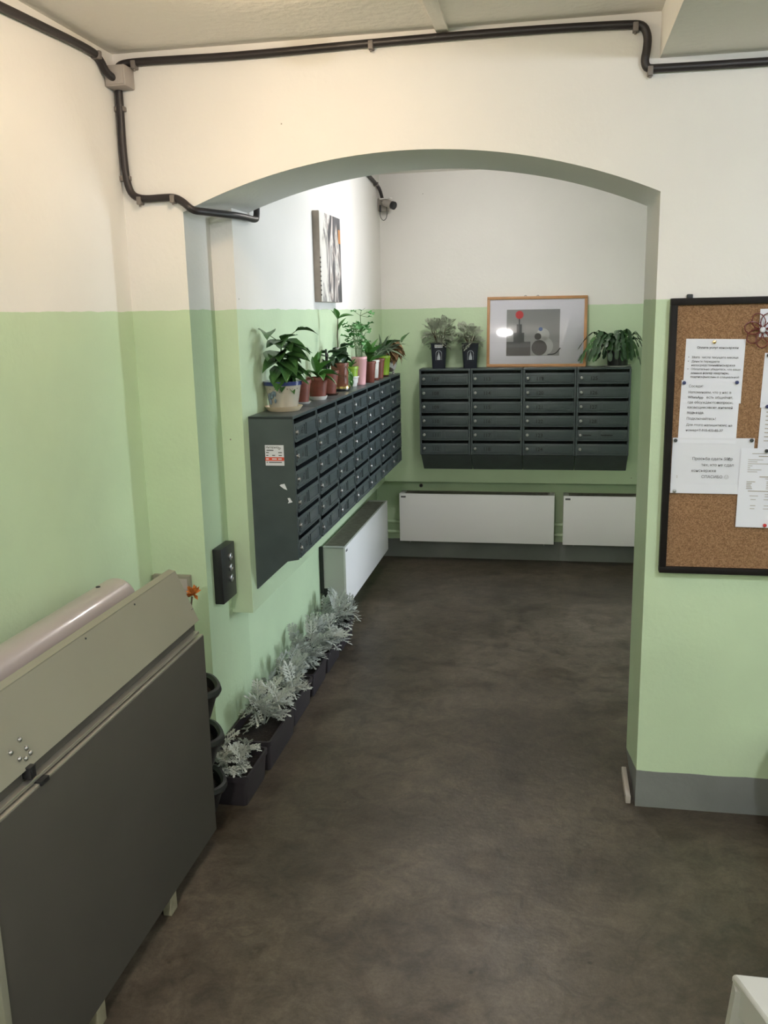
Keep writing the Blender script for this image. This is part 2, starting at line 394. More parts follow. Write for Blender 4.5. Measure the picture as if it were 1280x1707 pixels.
# heating pipes along the recessed back wall
for z in (.27, .195):
    p = MB(); p.tube([(-1.25, YB - .03, z), (1.49, YB - .03, z)], .013, 12)
    tag(p.build('heating_pipe', M['wall_far']), 'green painted heating pipe, the %s of two behind the back radiators' % ('upper' if z > .25 else 'lower'), 'pipe', 'heating pipes')

# ------------------------------------------------------------------ lamps
def ceiling_lamp(kind, label, loc, color, strength, r=.104):
    t = thing(kind + '_lamp_offscreen', label, 'lamp', loc); k = r / .104
    MB().lathe([(.070 * k, 0), (.070 * k, -.016), (.062 * k, -.024), (.05 * k, -.024)], seg=32).build('base', 'wpl', t)
    m = pm('lamp_glow', (.9, .9, .9), .5, emit=(color, strength))
    MB().lathe([(.060 * k, -.018), (.096 * k, -.028), (.104 * k, -.018 - .030 * k), (.098 * k, -.018 - .050 * k), (.070 * k, -.018 - .066 * k), (.035 * k, -.018 - .072 * k), (.001, -.018 - .074 * k)], seg=32).build(kind + '_diffuser_offscreen', m, t)
ceiling_lamp('arch_ceiling', 'round warm white ceiling lamp in front of the arch', (-.755, 2.36, ZC), C_WARM, LAMP_WARM, .084)
ceiling_lamp('lowered_ceiling', 'round white lamp under the lowered ceiling', (1.05, 1.15, ZD), C_COOL, LAMP_COOL, .14)
ceiling_lamp('mailbox_room', 'round ceiling lamp in the mailbox room', (-.42, 5.0, 2.63), C_FAR, LAMP_FAR)
ceiling_lamp('hall', 'round ceiling lamp further down the entrance hall', (-.55, -1.0, ZC), C_HALL, LAMP_HALL)

# ------------------------------------------------------------------ mailboxes
def mailbox_parts(w, D=.178):
    T = .0035; z0, zt = .79, 1.36
    prof = [(0, zt), (-D, zt), (-D, z0), (-D + .044, z0 - .008), (0, .663)]
    body = MB()
    for x in (0, w - T): body.prism(prof, x, x + T, 'x')
    body.box((0, -D - .002, zt - .012), (w, 0, zt), .0015)
    body.box((T, -.004, .663), (w - T, 0, zt - .01))
    a, b = Vector((0, -D + .044, z0 - .008)), Vector((0, 0, .663))
    nrm = Vector((0, .12, .135)).normalized() * .003
    body.add([(T, a.y, a.z), (w - T, a.y, a.z), (w - T, b.y, b.z), (T, b.y, b.z), (T, a.y + nrm.y, a.z + nrm.z), (w - T, a.y + nrm.y, a.z + nrm.z), (w - T, b.y, b.z + .005), (T, b.y, b.z + .005)],
             [(0, 1, 2, 3), (4, 5, 6, 7), (0, 1, 5, 4), (2, 3, 7, 6)])
    for i in range(7):
        z = zt - .012 - i * .0925
        if i: body.box((T, -D + .03, z - .0015), (w - T, -.003, z + .0015))
    body.box((T, -D, z0 + .001), (w - T, -D + .05, z0 + .004))
    for x in (T, w - T - .008): body.box((x, -D - .001, z0), (x + .008, -D + .004, zt - .01))
    bme = body.mesh('body', M['steel'], True)
    dm = MB(); h = .0715
    dm.box((.013, -.004, -h), (w - .013, .001, 0), .0018)
    def fr(x0, x1, za, zb, t=.003):
        for q in (((x0, za), (x1, za + t)), ((x0, zb - t), (x1, zb)), ((x0, za), (x0 + t, zb)), ((x1 - t, za), (x1, zb))):
            dm.box((q[0][0], -.0072, q[0][1]), (q[1][0], -.0035, q[1][1]))
    fr(.022, w * .43, -h + .014, -.012); fr(w * .49, w - .026, -h + .014, -.012)
    dm.box((.013, -.007, -h), (w - .013, -.003, -h + .004), .001)
    dme = dm.mesh('door', M['steel'], True)
    lk = MB(); lk.lathe([(.0095, -.003), (.0095, -.010), (.007, -.012), (.0068, -.0105), (.001, -.0105)], axis='y', seg=14); lk.box((-.001, -.0125, -.005), (.001, -.0104, .005))
    lme = lk.mesh('lock', M['chrome'], True)
    hg = MB(); hg.box((.006, -.006, -.030), (.011, .0, -.016), .001)
    return bme, dme, lme
def mailbox(loc, rz, parts, w, first, label, group, D=.178, last_blank=False):
    bme, dme, lme = parts
    t = thing('mailbox_column', label, 'mailbox', loc, rz, group)
    link('body', bme, t)
    for i in range(6):
        z = 1.36 - .012 - i * .0925 - .0195
        d = link('door', dme, t, Matrix.Translation((0, -D + .001, z)) @ Matrix.Rotation(R(rnd.uniform(-1.2, .2)), 4, 'X'))
        link('lock', lme, d, Matrix.Translation((.030, -.002, -.034)))
        if last_blank and i >= 4:
            if i == 4:
                for x0, x1 in ((.045, .10), (.16, .235)):
                    q = MB()
                    for k in range(9):
                        a = x0 + (x1 - x0) * k / 9; q.box((a, -.0066, -.037 - .002 * (k % 2)), (a + (x1 - x0) / 9 * .75, -.0046, -.030 + .002 * (k % 3 == 0)))
                    q.build('faded_print', 'ink', d)
            continue
        link('number', text_mesh(str(first + i), .033, 'ink', True, 'CENTER'), d, Matrix.Translation((w * .315, -.0060, -.047)) @ FRONT)
    return t
WL = 2.495 / 7
pl_, pb_ = mailbox_parts(WL - .002), mailbox_parts(.338)
ordn = ['first', 'second', 'third', 'fourth', 'fifth', 'sixth', 'last']
for k in range(7):
    lab = ('slate steel mailbox column whose bare side carries the internet sticker' if k == 0 else
           '%s slate mailbox column along the left wall, counted from the stickered end' % ordn[k] if k < 6 else
           'slate mailbox column on the left wall ending nearest the far corner')
    mailbox((XU, 3.36 + k * WL, 0), R(90), pl_, WL - .002, 65 + 6 * k, lab, 'mailbox columns on the left wall')
for k in range(4):
    f = 107 + 6 * k
    lab = 'slate steel mailbox column numbered %d to %d on the back wall' % (f, min(f + 5, 128))
    mailbox((-.888 + k * .3415, YU, .012), 0, pb_, .338, f, lab, 'mailbox columns on the back wall', last_blank=(k == 3))
# sticker and torn paper scraps on the bare end
t = thing('sticker', 'small white and red internet advert sticker on the mailbox side', 'sticker', (-1.104, 3.358, 1.169))
MB().box((0, -.001, 0), (.075, .0015, .080)).build('sheet', 'paper2', t)
MB().box((-.0005, -.0016, .019), (.0755, -.0005, .033)).build('red_band', pm('orange_red_print', (.72, .08, .03), .6), t)
text('heading', 'Интернет', .0115, 'greyink', t, .003, -.0016, .068, True)
q = MB()
for r_ in (.004, .0075, .011):
    q.add([(.058 + r_ * math.cos(R(45 + 9 * i)), -.0018, .060 + r_ * math.sin(R(45 + 9 * i))) for i in range(11)] + [(.058 + (r_ - .0018) * math.cos(R(45 + 9 * i)), -.0018, .060 + (r_ - .0018) * math.sin(R(45 + 9 * i))) for i in range(11)], [(i, i + 1, i + 12, i + 11) for i in range(10)])
q.build('wifi_symbol', 'greyink', t, smooth=False)
q = MB()
for z, xs in ((.058, ((.006, .034),)), (.049, ((.004, .015), (.053, .068))), (.038, ((.004, .013), (.028, .040), (.054, .067))), (.011, ((.004, .009), (.014, .066)))):
    for a, b in xs: q.box((a, -.0016, z), (b, -.0006, z + .004))
q.build('small_print', 'greyink', t)
q = MB()
for a, b in ((.003, .014), (.027, .046), (.052, .066)): q.box((a, -.0021, .0235), (b, -.0012, .0285))
q.build('band_print', 'paper2', t)
for poly_, lab in (([(-1.047, 1.094), (-1.032, 1.097), (-1.022, 1.072), (-1.036, 1.078), (-1.052, 1.090)], 'upper torn white scrap on the mailbox side'),
                   ([(-1.022, 1.040), (-1.013, 1.041), (-1.003, 1.024), (-1.022, 1.019), (-1.017, 1.028)], 'lower torn white scrap on the mailbox side')):
    tag(MB().prism(poly_, 3.3575, 3.361).build('paper_scrap', 'paper2', smooth=False), lab, 'paper scrap', 'torn scraps on the mailbox side')

# ------------------------------------------------------------------ radiators
def radiator(loc, rz, L, label, grp, near_end=False):
    t = thing('radiator', label, 'radiator', loc, rz, grp); D, z0, z1 = .148, .155, .498
    MB().box((0, -D, z0), (L, -D + .014, z1), .003).build('front_panel', 'white', t)
    b = MB(); b.box((0, -D + .012, z0 + .02), (.004, -.018, z1 - .003)); b.box((L - .004, -D + .012, z0 + .02), (L, -.018, z1 - .003))
    b.box((.002, -.022, z0 + .16), (L - .002, -.018, z1 - .003)); b.build('casing', 'white_dull', t)
    for x0, x1 in ((0, .035), (L - .035, L)): MB().box((x0, -D + .010, z1 - .006), (x1, -.018, z1 - .001), .001).build('top_end', 'white_dull', t)
    g = MB(); g.box((.034, -.026, z1 - .006), (L - .034, -.019, z1 - .002)); n = int((L - .08) / .0075)
    for i in range(n):
        x = .04 + i * .0075; g.box((x, -D + .013, z1 - .010), (x + .0035, -.024, z1 - .0015))
    g['x'] if 0 else None
    go = g.build('grille', 'grille', t, smooth=False); go['kind'] = 'stuff'
    MB().box((.03, -D + .03, z0 + .09), (L - .03, -.055, z0 + .17), .004).build('heat_core', 'grille', t)
    MB().box((.012, -D - .0012, z1 - .028), (.046, -D + .001, z1 - .016)).build('name_plate', 'greyink', t)
    for x in (.12, L - .12): MB().box((x, -.02, z0 + .17), (x + .03, .0, z1 - .06)).build('wall_bracket', 'black', t)
    if near_end:
        MB().box((-.006, -.022, z0 + .08), (.002, -.0, z1 + .004)).build('edge_strip', 'black', t)
        MB().box((-.002, -.055, z0 + .055), (.006, -.012, z0 + .108), .006).build('end_valve', 'black', t)
    for x in (.07, L - .07): MB().box((x, -D + .006, z0 - .012), (x + .006, -D + .012, z0 + .002)).build('foot_screw', 'chrome', t)
    return t
radiator((-1.065, YB, 0), 0, 1.075, 'long white radiator under the mailboxes numbered 107 to 124', 'white radiators')
radiator((.070, YB, 0), 0, 1.15, 'white radiator half hidden by the arch pier, under mailboxes 125 to 128', 'white radiators')
radiator((XJ, 4.665, 0), R(90), 1.28, 'white radiator with dusty grey top along the left wall', 'white radiators', True)
t = thing('air_vent_valve', 'tiny dark valve above the long back radiator', 'valve', (-.93, YB, .53))
MB().lathe([(.010, 0), (.010, -.02), (.006, -.03)], axis='y', seg=12).build('knob', 'black', t)
MB().lathe([(.014, 0), (.014, -.004)], axis='y', seg=12).build('collar', 'grille', t)

# ------------------------------------------------------------------ leaf meshes (along +x, bending down)
def leaf_mesh(name, mat, L=1.0, Wd=.5, droop=.3, fold=.12, n=7, shape='ovate', tipdrop=0.0, wave=0.0, seed=0):
    mb = MB(); rows = []; rr = random.Random(seed)
    for i in range(n + 1):
        t = i / n
        if shape == 'ovate': w = math.sin(math.pi * min(1, t ** .62)) * .5
        elif shape == 'lance': w = math.sin(math.pi * t ** .8) * .5
        elif shape == 'strap': w = .5 * min(1, t * 5 + .35) * (1 - t ** 3)
        elif shape == 'round': w = .5 * math.sqrt(max(0, 1 - (2 * t - 1) ** 2)) * (1 + wave * math.sin(9 * t))
        w *= Wd; x = L * (math.sin(droop * t * 1.57) / (droop * 1.57) if droop > .01 else t)
        z = -L * droop * .75 * t * t; k = w * fold * 2
        wv = wave * .12 * Wd * (rr.random() - .5)
        rows.append([(x, -w, z + k + wv), (x, -w * .5, z + k * .45), (x, 0, z), (x, w * .5, z + k * .45), (x, w, z + k - wv)])
    vs = [p for r_ in rows for p in r_]; fs = []
    for i in range(n):
        for j in range(4): fs.append((i * 5 + j, i * 5 + j + 1, (i + 1) * 5 + j + 1, (i + 1) * 5 + j))
    mb.add(vs, fs); return mb.mesh(name, M[mat], True)
def pinnate_mesh(name, mat, pairs=6, droop=.5, lobe=.34, seed=0, fine=False):
    rr = random.Random(seed); mb = MB()
    def sp(t): return Vector((math.sin(droop * t * 1.4) / (droop * 1.4), 0, .22 * t - droop * .62 * t * t))
    def blade(a, dirv, ln, w, up):
        side = dirv.cross(up).normalized() * w
        mid = a + dirv * ln * .6; tip = a + dirv * ln
        mb.add([a - side * .35, a + side * .35, mid + side + up * w * .3, tip + side * .35, tip - side * .35, mid - side + up * w * .3], [(0, 1, 2, 5), (5, 2, 3, 4)])
    n = 8
    for i in range(n):
        a, b = sp(i / n), sp((i + 1) / n); w = .035 if not fine else .018
        mb.add([a + Vector((0, -w, .01)), a + Vector((0, w, .01)), b + Vector((0, w, .01)), b + Vector((0, -w, .01))], [(0, 1, 2, 3)])
    up = Vector((0, 0, 1))
    for k in range(pairs):
        t = .24 + .72 * k / pairs
        p = sp(t); ln = lobe * math.sin(math.pi * (.25 + .62 * k / pairs)) * rr.uniform(.85, 1.15); ang = R(rr.uniform(42, 58))
        for s in (-1, 1):
            dv = Vector((math.cos(ang), s * math.sin(ang), rr.uniform(-.15, .2))).normalized()
            blade(p, dv, ln, .034 if not fine else .016, up)
            for a2 in (-.7, .65):
                dv2 = (Matrix.Rotation(a2, 3, 'Z') @ dv); blade(p + dv * ln * .5, dv2, ln * .42, .026 if not fine else .012, up)
    blade(sp(.93), Vector((.8, 0, -.3)).normalized(), .2, .06, up)
    return mb.mesh(name, M[mat], False)
LV = {}
LV['a'] = [leaf_mesh('leaf', 'leaf_a', 1, .62, d_, .22, 8, 'ovate', wave=.9, seed=i) for i, d_ in enumerate((.15, .32, .55))]
LV['b'] = [leaf_mesh('leaf', 'leaf_b', 1, .42, d_, .3, 7, 'lance', seed=i) for i, d_ in enumerate((.1, .35, .6))]
LV['c'] = [leaf_mesh('leaf', 'leaf_c', 1, .78, d_, .2, 7, 'ovate', seed=i) for i, d_ in enumerate((.2, .5, .9))]
LV['p'] = [leaf_mesh('leaf', 'leaf_p', 1, 1.05, d_, .25, 8, 'round', wave=.5, seed=i) for i, d_ in enumerate((.1, .4, .7))]
LV['f'] = [leaf_mesh('leaf', 'leaf_f', 1, .11, d_, .3, 10, 'strap', seed=i) for i, d_ in enumerate((.25, .6, 1.0))]
LV['d'] = [leaf_mesh('leaf', 'leaf_d', 1, .7, d_, .5, 7, 'ovate', wave=2.5, seed=i) for i, d_ in enumerate((.3, .7, 1.1))]
LV['y'] = [leaf_mesh('leaf', 'leaf_y', 1, .8, d_, .5, 7, 'ovate', wave=2.0, seed=i) for i, d_ in enumerate((.3, .7))]
LV['s'] = [pinnate_mesh('leaf', 'silver', 5, d_, .40, i) for i, d_ in enumerate((.35, .6, .85, .5))]
LV['s2'] = [pinnate_mesh('leaf', 'silver2', 8, d_, .40, i + 9, True) for i, d_ in enumerate((.3, .55, .8))]
def put_leaf(kind, parent, p, az, el, s, roll=0.0, var=None, name='leaf', rg=rnd):
    me = LV[kind][var if var is not None else rg.randrange(len(LV[kind]))]
    mw = Matrix.Translation(p) @ Matrix.Rotation(az, 4, 'Z') @ Matrix.Rotation(-el, 4, 'Y') @ Matrix.Rotation(roll, 4, 'X') @ Matrix.Scale(s, 4)
    return link(name, me, parent, mw)

# ------------------------------------------------------------------ trough planters with silver plants on the floor
def silver_plant(t, c, h, spread, nl, seed, kind='s', zc0=0.0):
    rg = random.Random(seed); st = MB(); stems = []
    ns = max(2, nl // 9)
    for k in range(ns):
        a = 2 * math.pi * k / ns + rg.uniform(-.5, .5); hh = h * rg.uniform(.5, .9)
        base = Vector(c); tip = base + Vector((math.cos(a) * spread * .45, math.sin(a) * spread * .45, hh * .72))
        mid = (base + tip) / 2 + Vector((math.cos(a) * .01, math.sin(a) * .01, .01))
        st.tube([base - Vector((0, 0, .01)), mid, tip], .003, 6, smooth=1, taper=.6); stems.append((base, mid, tip, a))
    so = st.build('silver_plant', 'stem_b' if kind == 's2' else 'silver', t)
    for i in range(nl):
        b, m2, tp, a = stems[i % ns]; u = rg.uniform(.25 if kind == 's' else .08, 1.0)
        p = b.lerp(m2, u * 2) if u < .5 else m2.lerp(tp, u * 2 - 1)
        az = a + rg.uniform(-1.5, 1.5) if u < .9 else rg.uniform(0, 6.28)
        el = R(rg.uniform(-10 if kind == 's' else -30, 45)) if u < .75 else R(rg.uniform(35, 75))
        s = spread * rg.uniform(.5, .9)
        wx = t.location.x + p.x + math.cos(az) * s
        if kind == 's' and wx < -1.228: az = math.pi - az if math.cos(az) < 0 else az
        wy = t.location.y + p.y + math.sin(az) * s
        if kind == 's2' and wy > YU - .012: az = -az
        put_leaf(kind, so, p, az, el, s, rg.uniform(-.4, .4), rg=rg)
    return so
def trough(y0, y1, x0, x1, h, label, plants, seed, yaw=0.0):
    cx, cy_ = (x0 + x1) / 2, (y0 + y1) / 2; hx, hy = (x1 - x0) / 2, (y1 - y0) / 2
    t = thing('trough_planter', label, 'planter', (cx, cy_, 0), R(yaw), 'dark troughs with silver plants along the left wall')
    mb = MB(); seg = 20
    def ring(k, z, ex):
        ax_, ay_ = hx * k + ex, hy * k + ex; rr_ = .014; out = []
        for q, (sx_, sy_) in enumerate(((1, 1), (-1, 1), (-1, -1), (1, -1))):
            for j in range(5):
                a = math.pi / 2 * (q + j / 4)
                out.append((sx_ * (ax_ - rr_) + rr_ * math.cos(a), sy_ * (ay_ - rr_) + rr_ * math.sin(a), z))
        return out
    rings = [ring(.86, 0.0, 0), ring(.88, .012, 0), ring(.94, h - .022, 0), ring(.94, h - .02, .005), ring(.955, h, .004), ring(.955, h, -.004), ring(.93, h - .02, -.005), ring(.88, .03, -.006)]
    vs = [p for g in rings for p in g]; fs = []
    for i in range(len(rings) - 1):
        for k in range(seg): fs.append((i * seg + k, i * seg + (k + 1) % seg, (i + 1) * seg + (k + 1) % seg, (i + 1) * seg + k))
    fs += [tuple(range(seg))[::-1], tuple((len(rings) - 1) * seg + k for k in range(seg))]
    mb.add(vs, fs); mb.build('trough', 'trough', t)
    sm = MB(); g = ring(.92, h - .032, -.005); sm.add(g + [(0, 0, h - .026)] + ring(.9, .031, -.006), [(i, (i + 1) % seg, seg) for i in range(seg)] + [(i, (i + 1) % seg, seg + 1 + (i + 1) % seg, seg + 1 + i) for i in range(seg)])
    sm.build('soil', 'soil', t)
    for i, (px, py, hh, spd, nl) in enumerate(plants):
        silver_plant(t, (px, py, h - .03), hh, spd, nl, seed * 10 + i)
    return t
X0, X1 = -1.248, -1.060
lab = 'dark plastic trough with silver-leaved plants, %s'
trough(2.832, 3.085, X0, X1, .118, lab % 'against the folded lift panel', [(.0, -.055, .11, .105, 30), (-.02, .06, .13, .10, 24)], 1)
trough(3.09, 3.475, X0, X1 + .005, .13, lab % 'second from the lift', [(.0, .03, .17, .135, 48)], 2)
trough(3.485, 3.785, X0, X1 - .008, .12, lab % 'third from the lift', [(.0, -.07, .15, .125, 36), (-.01, .07, .19, .125, 38)], 3)
trough(3.80, 4.075, X0, X1 - .008, .115, lab % 'fourth from the lift, tallest leaves', [(-.01, .0, .24, .14, 58)], 4)
trough(4.085, 4.375, X0, X1 - .008, .11, lab % 'second from the left radiator', [(.01, -.02, .20, .14, 54)], 5)
trough(4.385, 4.69, X0, X1 - .010, .11, lab % 'touching the left radiator', [(.0, -.04, .22, .14, 50), (.02, .09, .17, .12, 26)], 6)

# ------------------------------------------------------------------ potted plants on the left mailbox top
ZT = 1.3595
def potmesh(r0, r1, h, rim=.004, rh=.012, wall=.004, flute=None, seg=28):
    p = [(r0 * .9, 0), (r0, .003), (r1 - rim * .8, h - rh - .001), (r1 - rim * .8 if not rim else r1, h - rh), (r1, h), (r1 - wall, h), (r1 - wall - .002, h - .02), (r1 - wall - .003, h - .022)]
    return MB().lathe(p, seg=seg, flute=flute)
def pot(name, label, x, y, r0, r1, h, mat, saucer=None, sh=.012, grp='pots on the left mailboxes', rim=.004, z=ZT, flute=None, cat='potted plant'):
    t = thing(name, label, cat, (x, y, z), 0, grp); zz = 0
    if saucer:
        MB().lathe([(saucer[1] * .8, 0), (saucer[1] * .84, .002), (saucer[1], sh), (saucer[1] - .003, sh), (saucer[1] * .8, .004)], seg=28).build('saucer', saucer[0], t); zz = .0045
    pm_ = potmesh(r0, r1, h, rim, flute=flute); pm_.v = [(a, b, c + zz) for a, b, c in pm_.v]; pm_.build('pot', mat, t)
    MB().lathe([(r1 - .006, h - .03 + zz), (r1 - .006, h - .012 + zz), (r1 * .5, h - .007 + zz), (.001, h - .005 + zz)], seg=18).build('soil', 'soil', t)
    return t, h + zz - .008
def ok_wall(t, p, az, s):
    return t.location.x + p[0] + math.cos(az) * s > XU + .012
def leaves(kind, par, t, spec):
    for p, az, el, s, var in spec:
        a = R(az)
        if not ok_wall(t, p, a, s * math.cos(R(el))): a = math.pi - a
        put_leaf(kind, par, p, a, R(el), s, rnd.uniform(-.25, .25), var)

# 1 cream ceramic pot with blue rim, large ovate leaves
t, zt = pot('potted_plant', 'large-leaved plant in a cream ceramic pot with blue rim', -1.088, 3.58, .056, .077, .116, 'cream', ('saucer', .078), .020)
MB().lathe([(.0774, .105), (.0786, .1195), (.0760, .1208), (.0735, .1195)], seg=32).build('blue_rim', 'blue', t)
bl = MB()
for k in range(14):
    a0 = R(-112 + rnd.uniform(-16, 16)); z_ = .055 + rnd.uniform(-.022, .022); rr_ = .0625 + (z_ - .005) / .11 * .0145
    bl.ball((rr_ * math.cos(a0), rr_ * math.sin(a0), z_), .010, 8, 4, (.5, .5, 1))
bl.build('painted_bouquet', 'blueleaf', t)
st = MB(); st.tube([(0, 0, zt - .02), (.004, 0, zt + .05), (-.004, .004, zt + .11), (.004, -.004, zt + .17)], .0045, 8, smooth=2, taper=.6)
tips = []
for p0, p1 in (((0, 0, zt + .16), (-.045, -.05, zt + .20)), ((0, 0, zt + .16), (.055, .03, zt + .205))):
    st.tube([p0, p1], .0016, 6); tips.append(p1)
so = st.build('stem', 'stem', t)
leaves('a', so, t, [((-.045, -.05, zt + .20), -112, 12, .115, 2), ((.055, .03, zt + .205), 20, 14, .095, 2)])
leaves('a', so, t, [((0, 0, zt + .155), -105, 8, .11, 1), ((.01, 0, zt + .165), 5, -12, .12, 1), ((0, 0, zt + .12), -80, 2, .15, 1), ((.01, 0, zt + .13), 25, 0, .12, 2),
    ((0, 0, zt + .10), -35, 5, .11, 2), ((0, -.01, zt + .09), -115, 2, .12, 2), ((0, 0, zt + .085), -60, -15, .13, 2), ((.005, 0, zt + .08), 0, -5, .12, 2), ((.005, .01, zt + .075), 45, -5, .11, 2),
    ((0, 0, zt + .05), -75, -30, .12, 1), ((0, 0, zt + .055), -20, -20, .10, 2), ((0, 0, zt + .05), 80, 10, .10, 1), ((0, 0, zt + .14), 70, 15, .11, 1), ((0, 0, zt + .06), -100, -10, .11, 2)])
leaves('a', so, t, [((0, 0, zt + .17), -75, -8, .13, 0), ((0, 0, zt + .15), -125, -5, .12, 0), ((.01, 0, zt + .15), 35, -10, .13, 0), ((0, 0, zt + .11), -10, -5, .13, 0), ((0, 0, zt + .09), -48, -10, .14, 1), ((0, 0, zt + .07), 15, -12, .14, 1),
    ((0, 0, zt + .10), 60, 0, .12, 1), ((0, 0, zt + .04), -85, -22, .14, 0), ((0, 0, zt + .04), 5, -18, .12, 0), ((0, 0, zt + .12), -95, -3, .16, 0), ((0, 0, zt + .03), -40, -35, .11, 0), ((0, 0, zt + .17), -20, 20, .09, 0)])
MB().tube([(.022, .01, zt - .02), (.026, .012, zt + .055)], .004, 8).build('support_stick', 'black', t)
# 2, 3, 4 terracotta pots
t, zt = pot('potted_plant', 'small seedling in a terracotta pot squeezed behind the cream pot', -1.095, 3.865, .033, .048, .098, 'terra', ('wpl', .045), .010)
st = MB(); st.tube([(0, 0, zt - .01), (0, 0, zt + .05)], .002, 6); so = st.build('stem', 'stem', t)
leaves('b', so, t, [((0, 0, zt + .03), -70 + 60 * i, 30, .06, i % 3) for i in range(5)])
t, zt = pot('potted_plant', 'broad green-leaved plant in a fluted terracotta pot on white saucer', -1.066, 4.045, .036, .050, .098, 'terra', ('wpl', .045), .018, flute=(18, .012))
st = MB(); st.tube([(0, 0, zt - .01), (.0, 0, zt + .05)], .003, 6); so = st.build('stem', 'stem', t)
leaves('b', so, t, [((0, 0, zt + .02), -90, 55, .11, 0), ((0, 0, zt + .02), -20, 50, .12, 1), ((0, 0, zt + .01), 10, 25, .12, 2), ((0, 0, zt + .03), 70, 70, .11, 0), ((0, 0, zt + .01), -55, 20, .11, 2),
    ((0, 0, zt + .01), -110, 35, .09, 1), ((0, 0, zt + .015), 40, 30, .11, 2), ((0, 0, zt + .01), -5, 5, .11, 2), ((0, 0, zt + .04), -60, 75, .09, 0)])
t, zt = pot('potted_plant', 'dark-leaved plant with a black stick in a terracotta pot', -1.078, 4.285, .038, .056, .112, 'terra', ('brownpl', .055), .010)
st = MB(); st.tube([(0, 0, zt - .01), (.005, 0, zt + .09)], .003, 6); so = st.build('stem', 'stem_b', t)
MB().tube([(.0, -.01, zt - .02), (.0, -.012, zt + .11)], .005, 8).build('support_stick', 'black', t)
leaves('c', so, t, [((.003, 0, zt + .03 + .02 * (i % 4)), -130 + 47 * i, 15 - 6 * (i % 3), .065, i % 3) for i in range(9)])
# 5 rust pot on black and brass foot, tall single stem
t, zt = pot('potted_plant', 'tall bare-stemmed plant in a rust brown pot on a brass-edged foot', -1.075, 4.53, .040, .048, .140, 'rust', None)
MB().lathe([(.043, 0), (.052, .004), (.052, .012), (.046, .014)], seg=24).build('foot', 'black', t)
MB().lathe([(.0525, .012), (.0535, .013), (.0535, .024), (.045, .025)], seg=24).build('brass_ring', 'gold', t)
st = MB(); st.tube([(0, -.01, zt - .01), (-.004, -.012, zt + .10), (.002, -.012, zt + .23)], .0032, 8, smooth=1, taper=.7); so = st.build('stem', 'stem_b', t)
leaves('c', so, t, [((.01, 0, zt + .03 + .018 * (i % 4)), -120 + 37 * i, 20 - 25 * (i % 3), .075, i % 3) for i in range(13)])
leaves('b', so, t, [((.002, -.012, zt + .225), -95, 50, .075, 0), ((.002, -.012, zt + .225), 5, 25, .085, 1), ((0, -.012, zt + .165), 20, 60, .08, 0), ((.002, -.012, zt + .22), -170, 60, .06, 0)])
tr = MB(); tr.tube([(.03, -.02, zt), (.055, -.03, zt - .03), (.052, -.025, zt - .09)], .0018, 6, smooth=2); tro = tr.build('trailing_stem', 'stem', t)
leaves('b', tro, t, [((.053, -.028, zt - .02 - .015 * i), -60 + 50 * (i % 3), -20, .032, 2) for i in range(6)])
# 6 lime pot set into a white one
t, zt = pot('potted_plant', 'trailing plant in a small lime pot set in a white pot', -1.078, 4.80, .030, .042, .105, 'lime', None)
MB().lathe([(.030, 0), (.040, .045), (.044, .048), (.044, .054), (.040, .054), (.037, .02)], seg=24).build('outer_pot', 'wpl', t)
st = MB(); st.tube([(0, -.02, zt), (.01, -.05, zt - .02), (.012, -.055, zt - .075)], .002, 6, smooth=2); so = st.build('stem', 'stem', t)
leaves('b', so, t, [((.0, -.03, zt + .01), -90, 40, .07, 1), ((.01, -.045, zt - .02), -80, -50, .07, 2), ((0, 0, zt), -30, 50, .06, 1), ((0, 0, zt), 40, 60, .06, 0), ((.012, -.05, zt - .05), -60, -70, .05, 2)])
# 7 pink pot, tall pelargonium
t, zt = pot('potted_plant', 'tall scalloped-leaved plant in a pale pink pot', -1.052, 4.90, .032, .043, .152, 'pink', None, rim=.001)
st = MB(); rgp = random.Random(4); spots = []
for k in range(6):
    a = rgp.uniform(0, 6.28); hh = rgp.uniform(.13, .25); tip = (-.006 + .03 * math.cos(a), -.015 + .04 * math.sin(a), zt + hh)
    st.tube([(0.015 * math.cos(a), .015 * math.sin(a), zt - .01), (.02 * math.cos(a), .02 * math.sin(a), zt + hh * .5), tip], .003, 7, smooth=1, taper=.6)
    spots += [(tip, 1.0)] * 5 + [((tip[0] * .9, tip[1] * .9, zt + hh * .62), .7)] * 3 + [((tip[0] * .7, tip[1] * .7, zt + hh * .35), .7)] * 2
so = st.build('stem', 'stem', t); pet = MB(); todo = []
for (p, q) in spots:
    a = rgp.uniform(0, 6.28); L_ = rgp.uniform(.02, .045)
    e = (p[0] + L_ * math.cos(a), p[1] + L_ * math.sin(a), p[2] + rgp.uniform(-.01, .03))
    if t.location.x + e[0] < XU + .045: a = math.pi - a; e = (p[0] + L_ * math.cos(a), e[1], e[2])
    pet.tube([p, e], .0011, 5); todo.append((e, math.degrees(a), rgp.uniform(-25, 35), rgp.uniform(.024, .038), None))
pet.build('leaf_stalks', 'stem', t)['kind'] = 'stuff'; leaves('p', so, t, todo)
